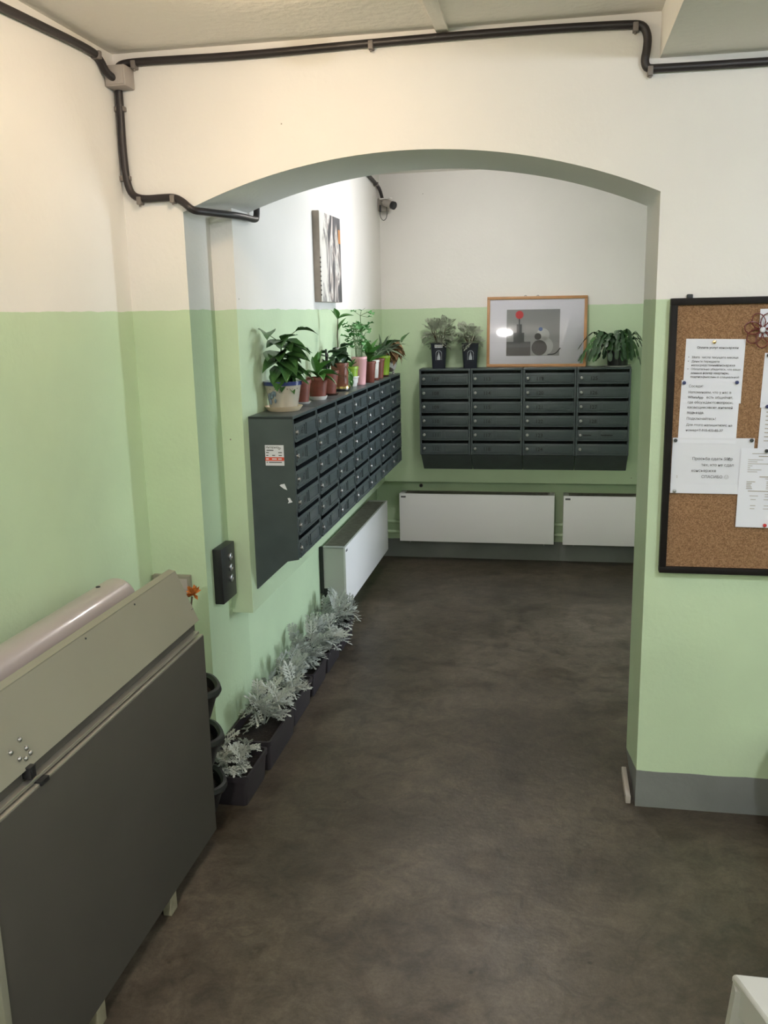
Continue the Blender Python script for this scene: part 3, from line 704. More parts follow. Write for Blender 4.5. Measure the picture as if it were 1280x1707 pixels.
# 8 terracotta, white and terracotta pots standing close together
t, zt = pot('potted_plant', 'broad glossy leaves in the terracotta pot beside the pink pot', -1.030, 5.06, .028, .040, .118, 'terra', None)
st = MB(); st.tube([(0, 0, zt - .01), (0, 0, zt + .06)], .003, 6); so = st.build('stem', 'stem', t)
leaves('b', so, t, [((0, 0, zt + .02), -100, 70, .13, 0), ((0, 0, zt + .01), -20, 60, .14, 1), ((0, 0, zt + .02), 40, 65, .13, 0), ((0, 0, zt + .02), 120, 70, .12, 0), ((0, 0, zt), -60, 40, .12, 1), ((0, 0, zt), 10, 35, .12, 1)])
leaves('a', so, t, [((0, 0, zt + .04), 0, 40, .11, 1), ((0, 0, zt + .03), -50, 30, .10, 1)])
t, zt = pot('potted_plant', 'young plant in a narrow white pot on a red saucer', -1.040, 5.235, .026, .036, .112, 'wpl', ('terra', .036), .014)
st = MB(); st.tube([(0, 0, zt - .01), (0, 0, zt + .04)], .002, 6); so = st.build('stem', 'stem', t)
leaves('f', so, t, [((0, 0, zt), 40 * i, 60, .12, i % 2) for i in range(7)])
t, zt = pot('potted_plant', 'leafy plant in the terracotta pot between white and lime pots', -1.040, 5.375, .030, .042, .118, 'terra', None)
st = MB(); st.tube([(0, 0, zt - .01), (0, 0, zt + .05)], .002, 6); so = st.build('stem', 'stem', t)
leaves('f', so, t, [((0, 0, zt), -120 + 17 * i, 55 + 5 * (i % 3), .18, i % 3) for i in range(9)])
# 9 lime pot with arching strap leaves
t, zt = pot('potted_plant', 'arching strap-leaved plant in a tall lime green pot', -1.040, 5.525, .037, .048, .122, 'lime', ('brownpl', .040), .012, rim=.001)
st = MB(); st.tube([(0, 0, zt - .01), (0, 0, zt + .03)], .006, 8); so = st.build('stem', 'stem', t)
leaves('f', so, t, [((0, 0, zt), -130 + 11 * i, 42 + 11 * (i % 4), .16 + .025 * (i % 3), i % 3) for i in range(17)])
leaves('a', so, t, [((.01, 0, zt + .06), -10, 30, .13, 1)])
# 10 patchy white vase on small feet with dried leaves
t = thing('potted_plant', 'dried brown foliage in a round white and brown patterned vase', 'potted plant', (-1.045, 5.735, ZT), 0, 'pots on the left mailboxes')
MB().lathe([(.022, .016), (.040, .024), (.053, .050), (.055, .070), (.047, .098), (.040, .108), (.043, .114), (.038, .114), (.035, .104)], seg=28).build('vase', 'patch', t)
for k in range(3):
    a = R(-90 + 120 * k); MB().ball((.034 * math.cos(a), .034 * math.sin(a), .010), .0105, 10, 6).build('foot', 'patch', t)
MB().lathe([(.035, .095), (.035, .104), (.001, .107)], seg=18).build('soil', 'soil', t)
st = MB()
for k in range(7):
    a = k * .9; st.tube([(.01 * math.cos(a), .01 * math.sin(a), .10), (.04 * math.cos(a), .04 * math.sin(a), .15), (.07 * math.cos(a), .07 * math.sin(a), .14)], .002, 6, smooth=1)
st.tube([(0, 0, .1), (.05, .02, .17), (.075, .02, .20)], .002, 6, smooth=1); so = st.build('stem', 'stem_b', t)
leaves('d', so, t, [((.02, .0, .125 + .010 * (i % 5)), -140 + 29 * i, 25 - 18 * (i % 4), .105, i % 3) for i in range(22)])
leaves('y', so, t, [((.01, -.01, .15), -80, 40, .08, 0), ((.02, 0, .14), -20, 20, .085, 1), ((.0, -.02, .14), -110, 20, .075, 1), ((.03, .01, .13), 10, -5, .08, 1)])
leaves('a', so, t, [((.085, .02, .195), 20, 55, .085, 0), ((.02, .0, .18), -100, 25, .11, 1)])
# slim black pot half hidden behind the vase
t, zt = pot('potted_plant', 'empty slim black pot between the lime pot and the vase', -1.085, 5.625, .030, .036, .135, 'black', None, rim=.001)

# ------------------------------------------------------------------ things on the back mailboxes
ZB = 1.3715
def emblem_pot(x, label, h, tagged, seed, rot):
    t = thing('potted_plant', label, 'potted plant', (x, 6.095, ZB), R(rot), 'navy pots with tower emblem')
    prof = [(.042, 0), (.043, .004), (.053, h - .006), (.055, h - .005), (.055, h), (.050, h), (.048, h - .02)]
    MB().lathe(prof, seg=48, sq=9.0).build('pot', 'navy', t)
    MB().lathe([(.047, h - .03), (.047, h - .016), (.001, h - .012)], seg=32, sq=9.0).build('soil', 'soil', t)
    e = MB(); y0 = -.0525; sl = .0095 / h
    def pt(a, z): return (a, -(.0428 + (z / h) * .0105) - .0012, z)
    def flat(ps):
        e.add([pt(a, z) for a, z in ps], [tuple(range(len(ps)))])
    zc_ = h * .60; ri = .020
    outer = [(-ri, h * .34), (-ri, zc_)] + [(ri * math.cos(R(180 - 15 * i)), zc_ + ri * 1.0 * math.sin(R(15 * i))) for i in range(1, 12)] + [(ri, zc_), (ri, h * .34)]
    for i in range(len(outer) - 1):
        if i % 1 == 0:
            (a0, b0), (a1, b1) = outer[i], outer[i + 1]
            if i in (0, len(outer) - 2):
                for k in range(6):
                    u0, u1 = k / 6 + .02, k / 6 + .12
                    s_ = 1 if a0 > 0 else -1
                    flat([(a0 - s_ * .003, b0 + (b1 - b0) * u0), (a0, b0 + (b1 - b0) * u0), (a0, b0 + (b1 - b0) * u1), (a0 - s_ * .003, b0 + (b1 - b0) * u1)])
            else: flat([(a0, b0), (a0 * .86, zc_ + (b0 - zc_) * .86), (a1 * .86, zc_ + (b1 - zc_) * .86), (a1, b1)])
    zb = h * .35
    for w_, za, zd in ((.0105, 0, .022), (.0075, .022, .032), (.005, .032, .040)): flat([(-w_, zb + za), (w_, zb + za), (w_ * .92, zb + zd), (-w_ * .92, zb + zd)])
    flat([(-.0035, zb + .040), (.0035, zb + .040), (0, zb + .056)])
    e.build('emblem', pm('silver_print', (.42, .45, .48), .5), t, smooth=False)
    if tagged:
        MB().box((-.026, -.0545, h - .029), (.026, -.0530, h - .010)).build('name_tag', 'paper2', t)
        q = MB()
        for k in range(4): q.box((-.022 + k * .012, -.0551, h - .022), (-.013 + k * .012, -.0544, h - .016))
        q.build('tag_print', 'clip', t)
    silver_plant(t, (0, 0, h - .015), .20 if tagged else .17,   .115 if tagged else .10, 95 if tagged else 75, seed, 's2')
emblem_pot(-.765, 'navy square pot with white name tag, emblem and wispy grey plant', .167, True, 41, 6)
emblem_pot(-.558, 'untagged navy square pot with emblem and wispy grey plant', .163, False, 52, 9)
# framed print leaning against the wall: a plain generic composition in the same colours
LEAN = R(4.44)
t = thing('framed_print', 'oak-framed grey print with red dot leaning on the wall above the mailboxes', 'picture', (-.1295, 6.156, ZB + .0005), R(.71))
TL = Matrix.Rotation(-LEAN, 4, 'X') @ Matrix.Rotation(R(.35), 4, 'Y')
def fp(name, mb, mat, smooth=True): return link(name, mb.mesh(name, M[mat] if isinstance(mat, str) else mat, smooth), t, TL)
FW, FH, FB = .648, .456, .019
for a, b in (((-FW / 2, -.012, 0), (FW / 2, .006, FB)), ((-FW / 2, -.012, FH - FB), (FW / 2, .006, FH)), ((-FW / 2, -.012, FB - .001), (-FW / 2 + FB, .006, FH - FB + .001)), ((FW / 2 - FB, -.012, FB - .001), (FW / 2, .006, FH - FB + .001))):
    fp('frame_rail', MB().box(a, b, .002), 'oak')
fp('mount', MB().box((-FW / 2 + FB - .004, -.004, FB - .004), (FW / 2 - FB + .004, .004, FH - FB + .004)), pm('white_mount', (.80, .80, .86), .7))
gx0, gz0, gs, gt = -.195, .072, .345, .300
fp('print_ground', MB().box((gx0, -.0046, gz0), (gx0 + gs, -.003, gz0 + gt)), pm('grey_print_ground', (.30, .31, .31), .7))
q = MB()
for a, b in (((0, 0), (.158, .092)), ((.046, .09), (.116, .150)), ((.066, .15), (.100, .205)), ((.079, .205), (.087, .240))): q.box((gx0 + a[0], -.0050, gz0 + a[1]), (gx0 + b[0], -.0040, gz0 + b[1]))
fp('dark_blocks', q, pm('slate_print', (.045, .055, .062), .7))
fp('lower_block', MB().box((gx0, -.0053, gz0), (gx0 + .158, -.0045, gz0 + .055)), 'ink')
fp('red_dot', MB().lathe([(.026, -.0052), (.026, -.0058)], c=(gx0 + .083, 0, gz0 + .266), axis='y', seg=24), pm('red_print', (.62, .04, .05), .6))
q = MB(); q.lathe([(.060, -.0050), (.060, -.0056)], c=(gx0 + .245, 0, gz0 + .062), axis='y', seg=28); q.lathe([(.042, -.0050), (.042, -.0056)], c=(gx0 + .238, 0, gz0 + .135), axis='y', seg=28); fp('pale_discs', q, pm('pale_print', (.50, .52, .51), .7))
q = MB(); q.lathe([(.050, -.0058), (.050, -.0062)], c=(gx0 + .215, 0, gz0 + .052), axis='y', seg=28); q.lathe([(.022, -.0058), (.022, -.0062)], c=(gx0 + .205, 0, gz0 + .125), axis='y', seg=24)
q.tube([(gx0 + .27, -.006, gz0 + .008), (gx0 + .32, -.006, gz0 + .010), (gx0 + .352, -.006, gz0 + .05)], .0035, 6, smooth=2); fp('dark_discs', q, 'ink')
fp('blue_dot', MB().lathe([(.013, -.0058), (.013, -.0064)], c=(gx0 + .222, 0, gz0 + .172), axis='y', seg=20), pm('blue_print', (.04, .10, .32), .6))
fp('glass', MB().box((-FW / 2 + FB - .003, -.0082, FB - .003), (FW / 2 - FB + .003, -.0072, FH - FB + .003)), 'glass')
for x in (-.075, .005): fp('hanger', MB().tube([(x - .008, .004, FH - .002), (x - .004, .004, FH + .007), (x + .004, .004, FH + .007), (x + .008, .004, FH - .002)], .0015, 6), 'black')
# drooping segmented plant in a dark pot
t = thing('potted_plant', 'drooping segmented green plant in a black pot on a pale saucer', 'potted plant', (.392, 6.10, ZB))
MB().lathe([(.075, 0), (.080, .003), (.088, .010), (.085, .010), (.075, .005)], seg=32).build('saucer', 'wpl', t)
MB().lathe([(.060, .005), (.063, .008), (.071, .125), (.073, .126), (.073, .138), (.069, .138), (.067, .11)], seg=32).build('pot', 'black', t)
MB().lathe([(.067, .10), (.067, .120), (.001, .125)], seg=20).build('soil', 'soil', t)
rg = random.Random(12)
for k in range(58):
    a = rg.uniform(-math.pi, .15) if rg.random() < .75 else rg.uniform(0, 6.28)
    out = rg.uniform(.06, .17) if math.cos(a) > -.3 else rg.uniform(.10, .24); rise = rg.uniform(.03, .12); fall = rg.uniform(.0, .15); n = 6
    if math.sin(a) > 0: out = min(out, .075)
    if math.cos(a) > .2: out = min(out, .155)
    mb = MB(); pts = []
    for i in range(n + 1):
        u = i / n; pts.append(Vector((math.cos(a) * (.03 + out * (u ** .8)), math.sin(a) * (.03 + out * (u ** .8)) * .75, .125 + rise * math.sin(min(1, u * 1.7) * math.pi * .5) - (fall + rise * .7) * max(0, u - .45) ** 1.5 * 2.2)))
    sd = Vector((-math.sin(a), math.cos(a), 0))
    sd = (sd + Vector((0, 0, rg.uniform(-.6, .6)))).normalized()
    for p, q in zip(pts, pts[1:]):
        w = rg.uniform(.011, .017); m1 = p.lerp(q, .3); m2 = p.lerp(q, .8); nn = (q - p).cross(sd).normalized() * .0025
        mb.add([p - sd * .003, p + sd * .003, m1 + sd * w, m2 + sd * w * .95, q + sd * .004, q - sd * .004, m2 - sd * w * .95, m1 - sd * w] + [m1 + nn, m2 + nn, m1 - nn, m2 - nn],
               [(0, 1, 8), (1, 2, 8), (2, 3, 9, 8), (3, 4, 9), (4, 5, 9), (5, 6, 9), (6, 7, 8, 9), (7, 0, 8), (0, 10, 1), (1, 10, 2), (2, 10, 11, 3), (3, 11, 4), (4, 11, 5), (5, 11, 6), (6, 11, 10, 7), (7, 10, 0)])
    mb.build('branch', 'leaf_c' if k % 3 else 'leaf_a', t)

# ------------------------------------------------------------------ canvas and security camera on the far walls
t = thing('canvas_painting', 'tall black and white abstract canvas on the white left wall', 'painting', (XU, 4.66, 1.80))
MB().box((.0, -.22, 0), (.034, .22, .430), .003).build('canvas', 'canvas_side', t)
MB().box((.0335, -.218, .002), (.0355, .218, .428)).build('painted_face', 'canvas', t)
q = MB()
for k in range(9): q.box((.033, -.2205, .03 + k * .022), (.0362, -.214, .038 + k * .022))
q.build('edge_staples', 'black', t)
MB().box((.0345, .165, .30), (.0362, .217, .37), .0).build('ochre_patch', pm('ochre_paint', (.45, .20, .07), .6), t)

t = thing('security_camera', 'small white security camera with black lens in the far corner', 'camera', (-1.13, 6.12, 2.40))
MB().box((-.036, .02, -.005), (.03, .079, .075), .004).build('junction_box', 'clip', t)
ax = Vector((.80, -.50, -.33)).normalized(); c0 = Vector((.015, -.005, .045))
MB().tube([c0, c0 + ax * .075], .024, 16).build('housing', 'clip', t)
b_ = MB().tube([c0 + ax * .07, c0 + ax * .088], .0255, 16).build('lens_hood', 'black', t)
MB().tube([c0 + ax * .087, c0 + ax * .091], .014, 14).build('lens', 'steel_in', b_)
MB().box((-.01, -.02, .062), (.07, .012, .070), .002, Matrix.Rotation(R(-25), 4, 'Z')).build('sun_shield', 'wpl', t)
MB().tube([(-.01, .03, .05), (.01, .0, .05)], .008, 10).build('bracket', 'clip', t)
MB().tube([(-.018, .015, .02), (-.02, .0, -.04), (.005, -.01, -.075), (.03, -.01, -.05), (.03, -.005, .01), (.02, 0, .04)], .0022, 6, smooth=3).build('cable_loop', 'black', t)
MB().tube([(-.018, .012, .03), (-.018, .010, -.012)], .006, 10).build('plug', 'black', t)

# ------------------------------------------------------------------ conduits
def conduit(label, pts, r, clips, smooth=2, grp='black conduits', boxed=None):
    o0 = Vector(pts[0]); t = thing('conduit', label, 'cable conduit', o0, 0, grp)
    MB().tube(pts, r, 12, smooth=smooth).build('pipe', 'conduit', t, off=o0)
    for (x, y, z), ax_ in clips:
        q = MB()
        if ax_ == 'x': q.box((x - .008, y - .016, z - .020), (x + .008, y + .017, z + .006), .003); q.tube([(x, y - .004, z - .017), (x, y - .004, z - .026)], .004, 8)
        elif ax_ == 'z': q.box((x - .022, y - .006, z - .008), (x + .016, y + .017, z + .008), .003)
        else: q.box((x - .018, y - .008, z - .018), (x + .016, y + .008, z + .006), .003)
        q.build('clip', 'clip_dark', t, off=o0)
    return t
yc = YF - .013
conduit('black conduit running along the top of the arch wall', [(-1.43, yc - .035, 2.535), (-1.435, yc - .01, 2.556), (-1.41, yc, 2.565), (-1.30, yc, 2.565), (-1.0, yc, 2.560), (-.55, yc, 2.569), (-.1, yc, 2.571), (.20, yc, 2.565), (.238, yc, 2.560), (.252, yc, 2.53), (.250, yc, 2.49), (.244, yc, 2.462), (.252, yc, 2.440), (.28, yc, 2.438), (.6, yc, 2.436), (1.2, yc, 2.438), (2.39, yc, 2.438)], .0125,
        [((-1.385, yc, 2.563), 'x'), ((-.588, yc, 2.568), 'x'), ((.215, yc, 2.562), 'x'), ((.262, yc, 2.438), 'x'), ((.9, yc, 2.437), 'x')])
conduit('black conduit along the top of the left wall', [(XL + .013, -2.6, 2.53), (XL + .013, 2.0, 2.535), (XL + .013, 2.5, 2.553), (XL + .013, 2.88, 2.567), (XL + .013, 2.94, 2.555), (XL + .018, 2.965, 2.52), (XL + .035, 2.99, 2.505)], .0125,
        [((XL + .014, 2.915, 2.566), 'y'), ((XL + .014, 2.1, 2.54), 'y')])
conduit('black conduit dropping from the corner box and bending under the arch', [(-1.447, yc, 2.50), (-1.447, yc, 2.42), (-1.449, yc, 2.30), (-1.445, yc, 2.20), (-1.430, yc, 2.150), (-1.39, yc, 2.135), (-1.32, yc, 2.137), (-1.275, yc, 2.137), (-1.245, yc, 2.12), (-1.215, yc - .002, 2.092), (-1.195, yc + .05, 2.092), (-1.175, YF + .13, 2.094), (-1.150, YF + .22, 2.096), (-1.143, YF + .32, 2.098), (-1.140, YK - .01, 2.098), (-1.138, YK + .022, 2.105), (-1.138, YK + .026, 2.20)], .0125,
        [((-1.447, yc, 2.425), 'z'), ((-1.447, yc, 2.205), 'z'), ((-1.40, yc, 2.137), 'x'), ((-1.28, yc, 2.138), 'x')])
conduit('black conduit running down to the security camera', [(XU + .013, 3.6, 2.60), (XU + .013, 5.0, 2.60), (XU + .013, 5.7, 2.578), (XU + .014, 6.0, 2.555), (XU + .02, 6.12, 2.53), (XU + .03, 6.15, 2.475), (XU + .03, 6.155, 2.46)], .011, [((XU + .014, 6.02, 2.553), 'y')])
t = thing('junction_box', 'grey square junction box in the ceiling corner above the arch', 'junction box', (-1.43, 3.02, 2.482))
MB().box((-.036, -.036, 0), (.036, .037, .066), .006).build('box', 'jbox', t)
MB().box((-.030, -.040, .006), (.030, -.034, .060), .003).build('lid', 'jbox', t)

# ------------------------------------------------------------------ call station on the left jamb
t = thing('call_station', 'black call station with three round keys on the arch jamb', 'call box', (XJ, 3.195, .672))
MB().box((0, -.072, 0), (.036, .072, .215), .004).build('body', 'black', t)
for z in (.165, .122, .080):
    k_ = MB().lathe([(.015, .034), (.015, .040), (.010, .042), (.0095, .039), (.001, .0385)], c=(0, .018, z), axis='x', seg=18).build('key_switch', 'chrome', t)
    MB().box((.0383, .0165, z - .005), (.0395, .0195, z + .005)).build('key_slot', 'black', k_)

# ------------------------------------------------------------------ folded wheelchair lift along the left wall
ox = (-1.30, 2.02, 0); t = thing('folded_platform_lift', 'folded grey platform lift with a large dark panel along the left wall', 'platform lift', ox)
MB().box((-1.118, 1.447, .062), (-1.088, 2.596, .748), .003).build('main_panel', 'lift_grey', t, ox)
q = MB(); q.box((-1.130, 1.447, .742), (-1.090, 2.596, .752), .002); q.build('top_edge', 'alu', t, ox)
MB().box((-1.128, 1.44, .757), (-1.098, 2.585, .766), .002).build('hinge_bar', 'alu', t, ox)
MB().box((-1.135, 1.44, .765), (-1.115, 2.590, .80), .002).build('hinge_plate', 'lift_grey', t, ox)
fl = MB()
fl.add([(-1.104, 1.44, .795), (-1.104, 2.603, .795), (-1.172, 2.603, .955), (-1.172, 1.44, .955), (-1.109, 1.44, .793), (-1.109, 2.603, .793), (-1.177, 2.603, .953), (-1.177, 1.44, .953)],
       [(0, 1, 2, 3), (5, 4, 7, 6), (0, 4, 5, 1), (1, 5, 6, 2), (2, 6, 7, 3), (3, 7, 4, 0)])
flo = fl.build('ramp_flap', 'lift_light', t, ox, False)
q = MB(); q.add([(-1.1715, 1.44, .957), (-1.1715, 2.600, .957), (-1.193, 2.600, .962), (-1.193, 1.44, .962), (-1.1715, 1.44, .952), (-1.1715, 2.600, .952), (-1.193, 2.600, .957), (-1.193, 1.44, .957)], [(0, 1, 2, 3), (7, 6, 5, 4), (0, 4, 5, 1), (1, 5, 6, 2), (2, 6, 7, 3), (3, 7, 4, 0)])
q.build('flap_lip', 'lift_light', flo, ox if 0 else ox, False)
nf = Vector((.16, 0, .068)).normalized()
for (y, s) in ((1.600, .30), (1.642, .36), (1.648, .22), (1.632, .12), (1.615, .17), (1.652, .14)):
    p = Vector((-1.104, y, .795)).lerp(Vector((-1.172, y, .955)), s) + nf * .001
    MB().ball(p, .0058, 10, 6).build('rivet', 'chrome', flo, ox)
for y, s in ((2.30, .93), (2.02, .93)):
    p = Vector((-1.104, y, .795)).lerp(Vector((-1.172, y, .955)), s) + nf * .0005; MB().ball(p, .003, 8, 4).build('rivet', 'steel_in', flo, ox)
MB().box((-1.118, 1.618, .772), (-1.094, 1.640, .80), .002).build('hinge', 'black', t, ox)
MB().box((-1.110, 1.640, .746), (-1.085, 1.672, .757), .001).build('latch', 'black', t, ox)
q = MB(); q.tube([(-1.345, 1.36, .880), (-1.345, 2.50, .880), (-1.345, 2.535, .880)], .066, 28)
q.ball((-1.345, 2.535, .880), .0659, 28, 14, (1, .55, 1)); q.build('rounded_arm_cover', 'lift_tube', t, ox)
MB().lathe([(.007, 0), (.007, .004), (.001, .005)], c=(-1.352, 2.44, .944), seg=12).build('cover_screw', 'steel_in', t, ox)
MB().box((-1.372, 1.40, .76), (-1.250, 2.50, .83), .01).build('arm_carrier', 'steel_in', t, ox)
MB().box((-1.440, 1.50, .10), (-1.125, 2.56, .72), .004).build('drive_housing', 'lift_grey', t, ox)
MB().box((-1.1485, 2.585, .755), (-1.120, 2.604, .835), .002).build('end_bracket', 'lift_grey', t, ox)
for y in (2.245, 1.795): 
    q = MB(); q.box((-1.118, y - .022, 0), (-1.092, y + .022, .10), .002); q.build('foot_post', 'wood_raw', t, ox)
MB().box((-1.105, 1.425, .062), (-1.085, 1.447, .748), .002).build('end_trim', 'lift_light', t, ox)
# dark stacked pot tower between the lift and the troughs
t = thing('stacked_pot_tower', 'black three-tier stack of lobed pots behind the lift panel', 'pot tower', (-1.205, 2.722, 0))
MB().tube([(.0, 0, 0), (.0, 0, .60)], .022, 14).build('core_tube', 'black', t)
for k, z in enumerate((.05, .225, .40)):
    q = MB(); seg = 60
    prof = [(.062, z), (.068, z + .004), (.096, z + .090), (.106, z + .092), (.112, z + .104), (.108, z + .118), (.098, z + .121), (.088, z + .112), (.086, z + .095), (.060, z + .03)]
    q.lathe(prof, seg=seg, flute=(3, .08), rot=R(-25)); q.build('tier', 'black', t)
    MB().lathe([(.068, z + .03), (.086, z + .082), (.02, z + .086)], seg=40, flute=(3, .08), rot=R(-25)).build('soil', 'soil', t)
# wall boxes and dried flower behind the lift
t = thing('wall_socket_box', 'grey flat electrical box low on the arch wall behind the lift', 'wall box', (-1.375, YF, .73))
MB().box((-.085, -.022, 0), (.062, 0, .078), .004).build('casing', 'lift_light', t)
MB().box((.012, -.026, .010), (.052, -.020, .066), .003).build('cover', 'jbox', t)
MB().box((-.070, -.026, .010), (-.005, -.020, .066), .003).build('cover', 'jbox', t)
t = thing('dried_flower', 'orange dried flower poking out behind the lift flap', 'flower', (-1.215, 2.722, .60))
MB().tube([(0.01, 0, .0), (.02, .02, .15), (.025, .04, .22)], .003, 6, smooth=1).build('stem', 'stem_b', t)
rg = random.Random(3)
for k in range(26):
    a, e_ = rg.uniform(0, 6.28), rg.uniform(-.4, 1.3)
    dv = Vector((math.cos(a) * math.cos(e_), math.sin(a) * math.cos(e_), math.sin(e_))); p = Vector((.027, .05, .225)); w = dv.orthogonal().normalized() * .006
    MB().add([p - w * .4, p + w * .4, p + dv * .02 + w, p + dv * .033 + Vector((0, 0, rg.uniform(-.006, .006))), p + dv * .02 - w], [(0, 1, 2, 3, 4)]).build('petal', 'orange', t, smooth=False)

# ------------------------------------------------------------------ notice board on the right pier
bx0, bx1, bz0, bz1 = .351, 1.35, .876, 1.766
t = thing('notice_board', 'cork notice board in a dark wooden frame on the right pier', 'notice board', ((bx0 + bx1) / 2, YF, bz0)); ob = t.location.copy()
MB().box((bx0 + .01, YF - .018, bz0 + .01), (bx1 - .01, YF - .002, bz1 - .01)).build('cork_sheet', 'cork', t, ob)
fb = .0215
for a, b in (((bx0, bz0), (bx1, bz0 + fb)), ((bx0, bz1 - fb), (bx1, bz1)), ((bx0, bz0 + fb - .001), (bx0 + fb, bz1 - fb + .001)), ((bx1 - fb, bz0 + fb - .001), (bx1, bz1 - fb + .001))):
    MB().box((a[0], YF - .030, a[1]), (b[0], YF, b[1]), .003).build('frame_rail', 'board_frame', t, ob)
MB().box((.400, YF - .014, bz1 - .004), (.418, YF, bz1 + .012), .003).build('wall_hook', 'steel_in', t, ob)
YC = YF - .018
def paper(label, x, z, w, h, tilt, lay, lines, mat='paper', marks=()):
    y = YC - .0012 - .0016 * lay; p = thing('notice', label, 'notice', (x, y, z), 0, 'notices on the cork board')
    rot = Matrix.Rotation(R(tilt), 4, 'Y'); q = MB(); n = 6      # sheet hangs down from its top left corner, slightly curled
    vs = []; fs = []
    for j in range(n + 1):
        for i in range(n + 1):
            u, v = i / n, j / n; yy = -.0006 - .0022 * (max(0, v - .7) / .3) ** 2 * (1 if lay < 4 else .4)
            vs.append(rot @ Vector((w * u, yy, -h * v)))
    for j in range(n):
        for i in range(n): a = j * (n + 1) + i; fs.append((a, a + 1, a + n + 2, a + n + 1))
    k = len(vs); vs2 = [v + Vector((0, .0005, 0)) for v in vs]; q.add(vs + vs2, fs + [tuple(k + i for i in f[::-1]) for f in fs]); q.build('sheet', mat, p, smooth=False)
    for s in lines:
        body, dx, dz, size, bold = s[:5]; mt = s[5] if len(s) > 5 else 'greyink'
        mw = rot @ Vector((dx, -.0030, -dz)).to_4d().to_3d() if 0 else rot @ Vector((dx, -.0030, -dz))
        link('line_of_text', text_mesh(body, size, mt, bold), p, Matrix.Translation(mw) @ rot @ FRONT)
    if marks:
        g = MB()
        for dx, dz, L_, t_ in marks: g.box((dx, -.0016, -dz - t_), (dx + L_, -.0010, -dz))
        g.v = [tuple(rot @ Vector(v)) for v in g.v]; g.build('small_print', 'clip', p, smooth=False)
    return p
L1 = [('Оплата услуг консьержки', .034, .030, .0098, True), ('•', .009, .060, .010, True), ('20ого', .020, .060, .0095, True), ('числа текущего месяца', .050, .060, .0095, False), ('•', .009, .073, .010, True), ('Деньги передаете', .020, .073, .0095, False), ('непосредственно', .020, .0845, .0095, False), ('консьержке', .096, .0845, .0095, True),
      ('•', .009, .097, .010, True), ('Обязательно убедитесь, что ваши', .020, .097, .0090, False), ('данные (', .020, .109, .0095, False), ('номер квартиры,', .057, .109, .0095, True), ('подпись)', .020, .121, .0095, True), ('внесены в специальной', .060, .121, .0092, False)]
paper('white notice with bulleted lines pinned at the top of the cork board', .403, 1.641, .178, .20, 1.2, 0, L1)
L2 = [('Соседи!', .022, .022, .0112, False), ('Напоминаем, что у нас в', .022, .041, .0108, False), ('WhatsApp', .022, .057, .0108, True), ('есть общий', .078, .057, .0108, False), ('чат,', .139, .057, .0108, True), ('где обсуждаются', .022, .073, .0108, False), ('вопросы,', .112, .073, .0108, True),
      ('касающиеся', .022, .089, .0108, False), ('всех жителей', .088, .089, .0108, True), ('подъезда.', .022, .106, .0108, True), ('Подключайтесь!', .022, .125, .0112, False), ('Для этого напишите', .022, .145, .0108, False), ('смс', .127, .145, .0108, True), ('на', .151, .145, .0108, False), ('номер', .022, .162, .0108, False), ('+7-910-433-85-37', .056, .162, .0108, True)]
paper('white notice addressed to the neighbours, under two navy pins', .395, 1.512, .178, .20, 1.0, 1, L2)
L3 = [('Просьба сдать 500р', .063, .071, .0130, False), ('с', .172, .071, .0135, True), ('тех, кто не сдал', .092, .091, .0130, False), ('консьержке', .062, .110, .0130, False), ('СПАСИБО ☺', .094, .130, .0130, False), ('2', .016, .130, .011, False, 'clip')]
paper('wide white notice in large grey letters pinned by its corners', .376, 1.328, .250, .181, .3, 2, L3, 'paper2')
mk = [(.035, .016, .10, .002), (.055, .024, .07, .003)] + [(.024, .036 + .0065 * i, w_, .0018) for i, w_ in enumerate((.045, .028, .065, .014, .008, .042, .030))] + [(.062, .090, .06, .0035), (.08, .097, .03, .002)] + [(.024, .107 + .0055 * i, w_, .0026) for i, w_ in enumerate((.026, .016, .013, .016, .018))] + [(.084, .107 + .0055 * i, .05, .002) for i in range(5)] + [(.03, .137, .12, .003), (.036, .153, .026, .002), (.082, .148, .06, .002), (.082, .155, .05, .0018), (.04, .165, .016, .002), (.08, .165, .06, .0018), (.04, .185, .016, .002), (.082, .185, .06, .0018), (.04, .195, .014, .002), (.08, .195, .06, .0018)]
paper('white list of small print overlapping the wide notice, red pin below', .586, 1.296, .18, .258, .6, 4, [], 'paper', mk)
paper('plain white sheet pinned at its corner below the wire flower', .640, 1.594, .19, .17, 1.6, 0, [], 'paper')
paper('white sheet with short lines held by a navy pin', .640, 1.442, .19, .19, 1.4, 1, [], 'paper2', [(.016, .03 + .013 * i, .08 + .02 * (i % 3), .003) for i in range(8)])
paper('small white card behind the wire flower', .618, 1.728, .13, .085, -.5, 0, [], 'paper')
def pin(x, z, mat, lab, lay):
    y = YC - .003 - .0016 * lay; t = thing('push_pin', lab, 'push pin', (x, y, z), 0, 'push pins on the cork board')
    MB().lathe([(.0022, 0.003), (.0022, -.002), (.0056, -.003), (.0060, -.006), (.0048, -.009), (.001, -.010)], axis='y', seg=14).build('head', mat, t)
    MB().tube([(0, .002, 0), (0, .006, 0)], .0009, 6).build('needle', 'chrome', t)
pin(.402, 1.504, 'navy_pin', 'navy pin at the top left of the neighbours notice', 1); pin(.561, 1.504, 'navy_pin', 'navy pin at the top right of the neighbours notice', 1)
pin(.384, 1.320, 'steel_in', 'dark pin at the upper left corner of the wide notice', 2); pin(.616, 1.321, 'steel_in', 'dark pin at the upper right corner of the wide notice', 2)
pin(.388, 1.154, 'chrome', 'silver pin at the lower left corner of the wide notice', 2); pin(.662, 1.288, 'steel_in', 'dark pin at the top of the small print list', 4)
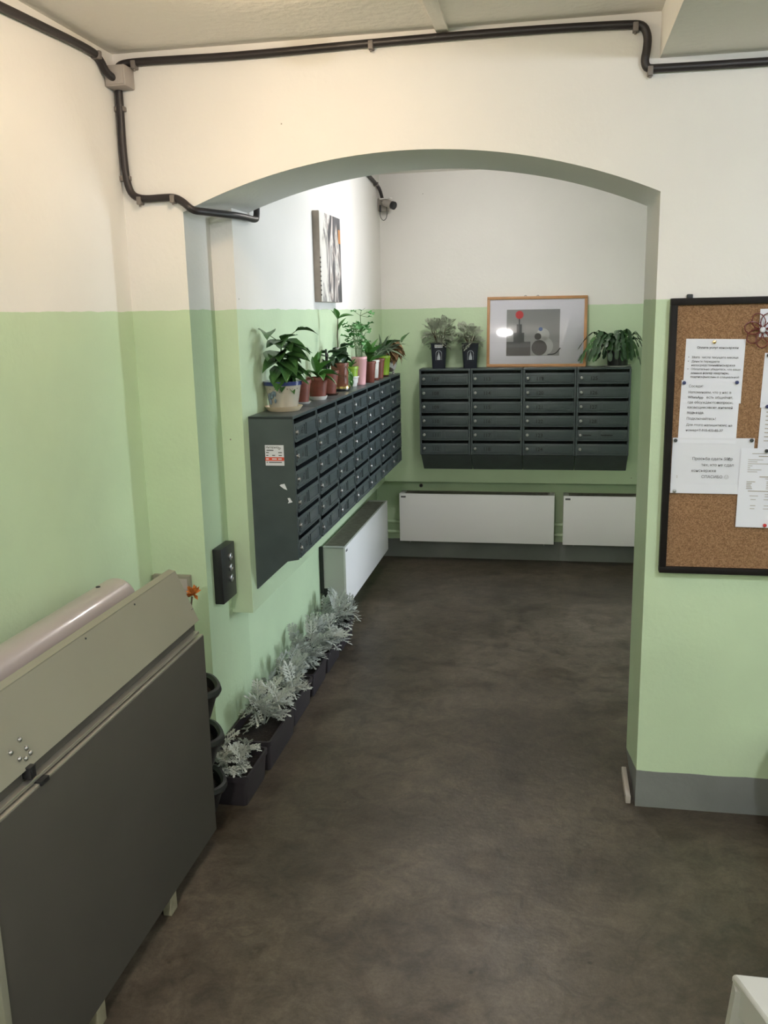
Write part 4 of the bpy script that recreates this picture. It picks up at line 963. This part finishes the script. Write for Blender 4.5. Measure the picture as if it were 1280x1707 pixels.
pin(.672, 1.046, 'red', 'red pin at the bottom of the small print list', 4); pin(.656, 1.428, 'navy_pin', 'navy pin on the sheet with short lines', 1)
pin(.487, 1.630, 'gold', 'brass pin at the top of the bulleted notice', 0); pin(.650, 1.587, 'steel_in', 'dark pin on the plain white sheet', 0)
t = thing('wire_flower', 'wine red beaded wire flower on the cork board', 'decoration', (.626, YC - .012, 1.665))
for k in range(7):
    a = R(360 / 7 * k + 14); d_ = Vector((math.cos(a), 0, math.sin(a))); s_ = Vector((-math.sin(a), 0, math.cos(a)))
    lp = [d_ * (.030 - .024 * math.cos(2 * math.pi * i / 18)) + s_ * (.019 * math.sin(2 * math.pi * i / 18)) + Vector((0, -.004 * math.sin(math.pi * i / 18), 0)) for i in range(19)]
    pe = MB().tube(lp, .0017, 6).build('petal', 'wine', t)
    g = MB()
    for i in range(0, 18, 3): g.ball(lp[i], .0026, 6, 4)
    g.build('beads', 'wine', pe)
MB().ball((0, -.004, 0), .009, 12, 8).build('centre_bead', 'paper2', t)
MB().tube([(0, 0, 0), (0, .012, 0)], .001, 6).build('pin', 'chrome', t)

# ------------------------------------------------------------------ bin and stool at the right edge
t = thing('waste_bin', 'black waste bin at the foot of the right pier', 'bin', (.872, 2.925, 0))
MB().lathe([(.110, 0), (.112, .004), (.135, .305), (.139, .306), (.139, .318), (.132, .318), (.108, .02)], seg=36).build('bucket', 'black', t)
MB().lathe([(.1395, .290), (.1425, .292), (.1425, .304), (.1395, .306)], seg=36).build('rim_band', 'steel_in', t)
t = thing('step_stool', 'white plastic stool with splayed legs at the floor edge', 'stool', (.50, 1.488, 0), 0)
tp = [(-.145, .13), (.16, .13), (.20, -.16), (-.045, -.16)]
mb = MB(); mb.prism(tp, .462, .482, 'z'); sl = mb.build('seat', 'stool', t)
sl.modifiers.new('bevel', 'BEVEL').width = .006
bt = [(-.175, .16), (.19, .16), (.235, -.19), (-.075, -.19)]
for (x, y), (a, b) in zip(tp, bt):
    sx_ = -1 if x > 0.0 else 1; sy_ = -1 if y > 0 else 1
    q = MB(); w = .03
    q.add([(x + sx_ * .004, y + sy_ * .004, .464), (x + sx_ * (w + .01), y + sy_ * .004, .464), (x + sx_ * (w + .01), y + sy_ * w, .464), (x + sx_ * .004, y + sy_ * w, .464),
           (a, b, 0), (a + sx_ * w, b, 0), (a + sx_ * w, b + sy_ * w, 0), (a, b + sy_ * w, 0)], [(0, 1, 2, 3), (4, 5, 6, 7), (0, 1, 5, 4), (1, 2, 6, 5), (2, 3, 7, 6), (3, 0, 4, 7)])
    q.build('leg', 'stool', t, smooth=False)
for i in range(4):
    (x, y), (x1, y1) = tp[i], tp[(i + 1) % 4]; c_ = Vector((.04, -.01, 0))
    p0, p1 = Vector((x, y, 0)).lerp(c_, .03), Vector((x1, y1, 0)).lerp(c_, .03); inn = (c_ - (p0 + p1) / 2).normalized() * .008
    MB().add([p0 + Vector((0, 0, .464)), p1 + Vector((0, 0, .464)), p1 + Vector((0, 0, .40)), p0.lerp(p1, .5) + Vector((0, 0, .43)), p0 + Vector((0, 0, .40))] + [p + inn for p in (p0 + Vector((0, 0, .464)), p1 + Vector((0, 0, .464)), p1 + Vector((0, 0, .40)), p0.lerp(p1, .5) + Vector((0, 0, .43)), p0 + Vector((0, 0, .40)))],
            [(0, 1, 2, 3, 4), (9, 8, 7, 6, 5), (2, 3, 8, 7), (3, 4, 9, 8)]).build('apron', 'stool', t, smooth=False)
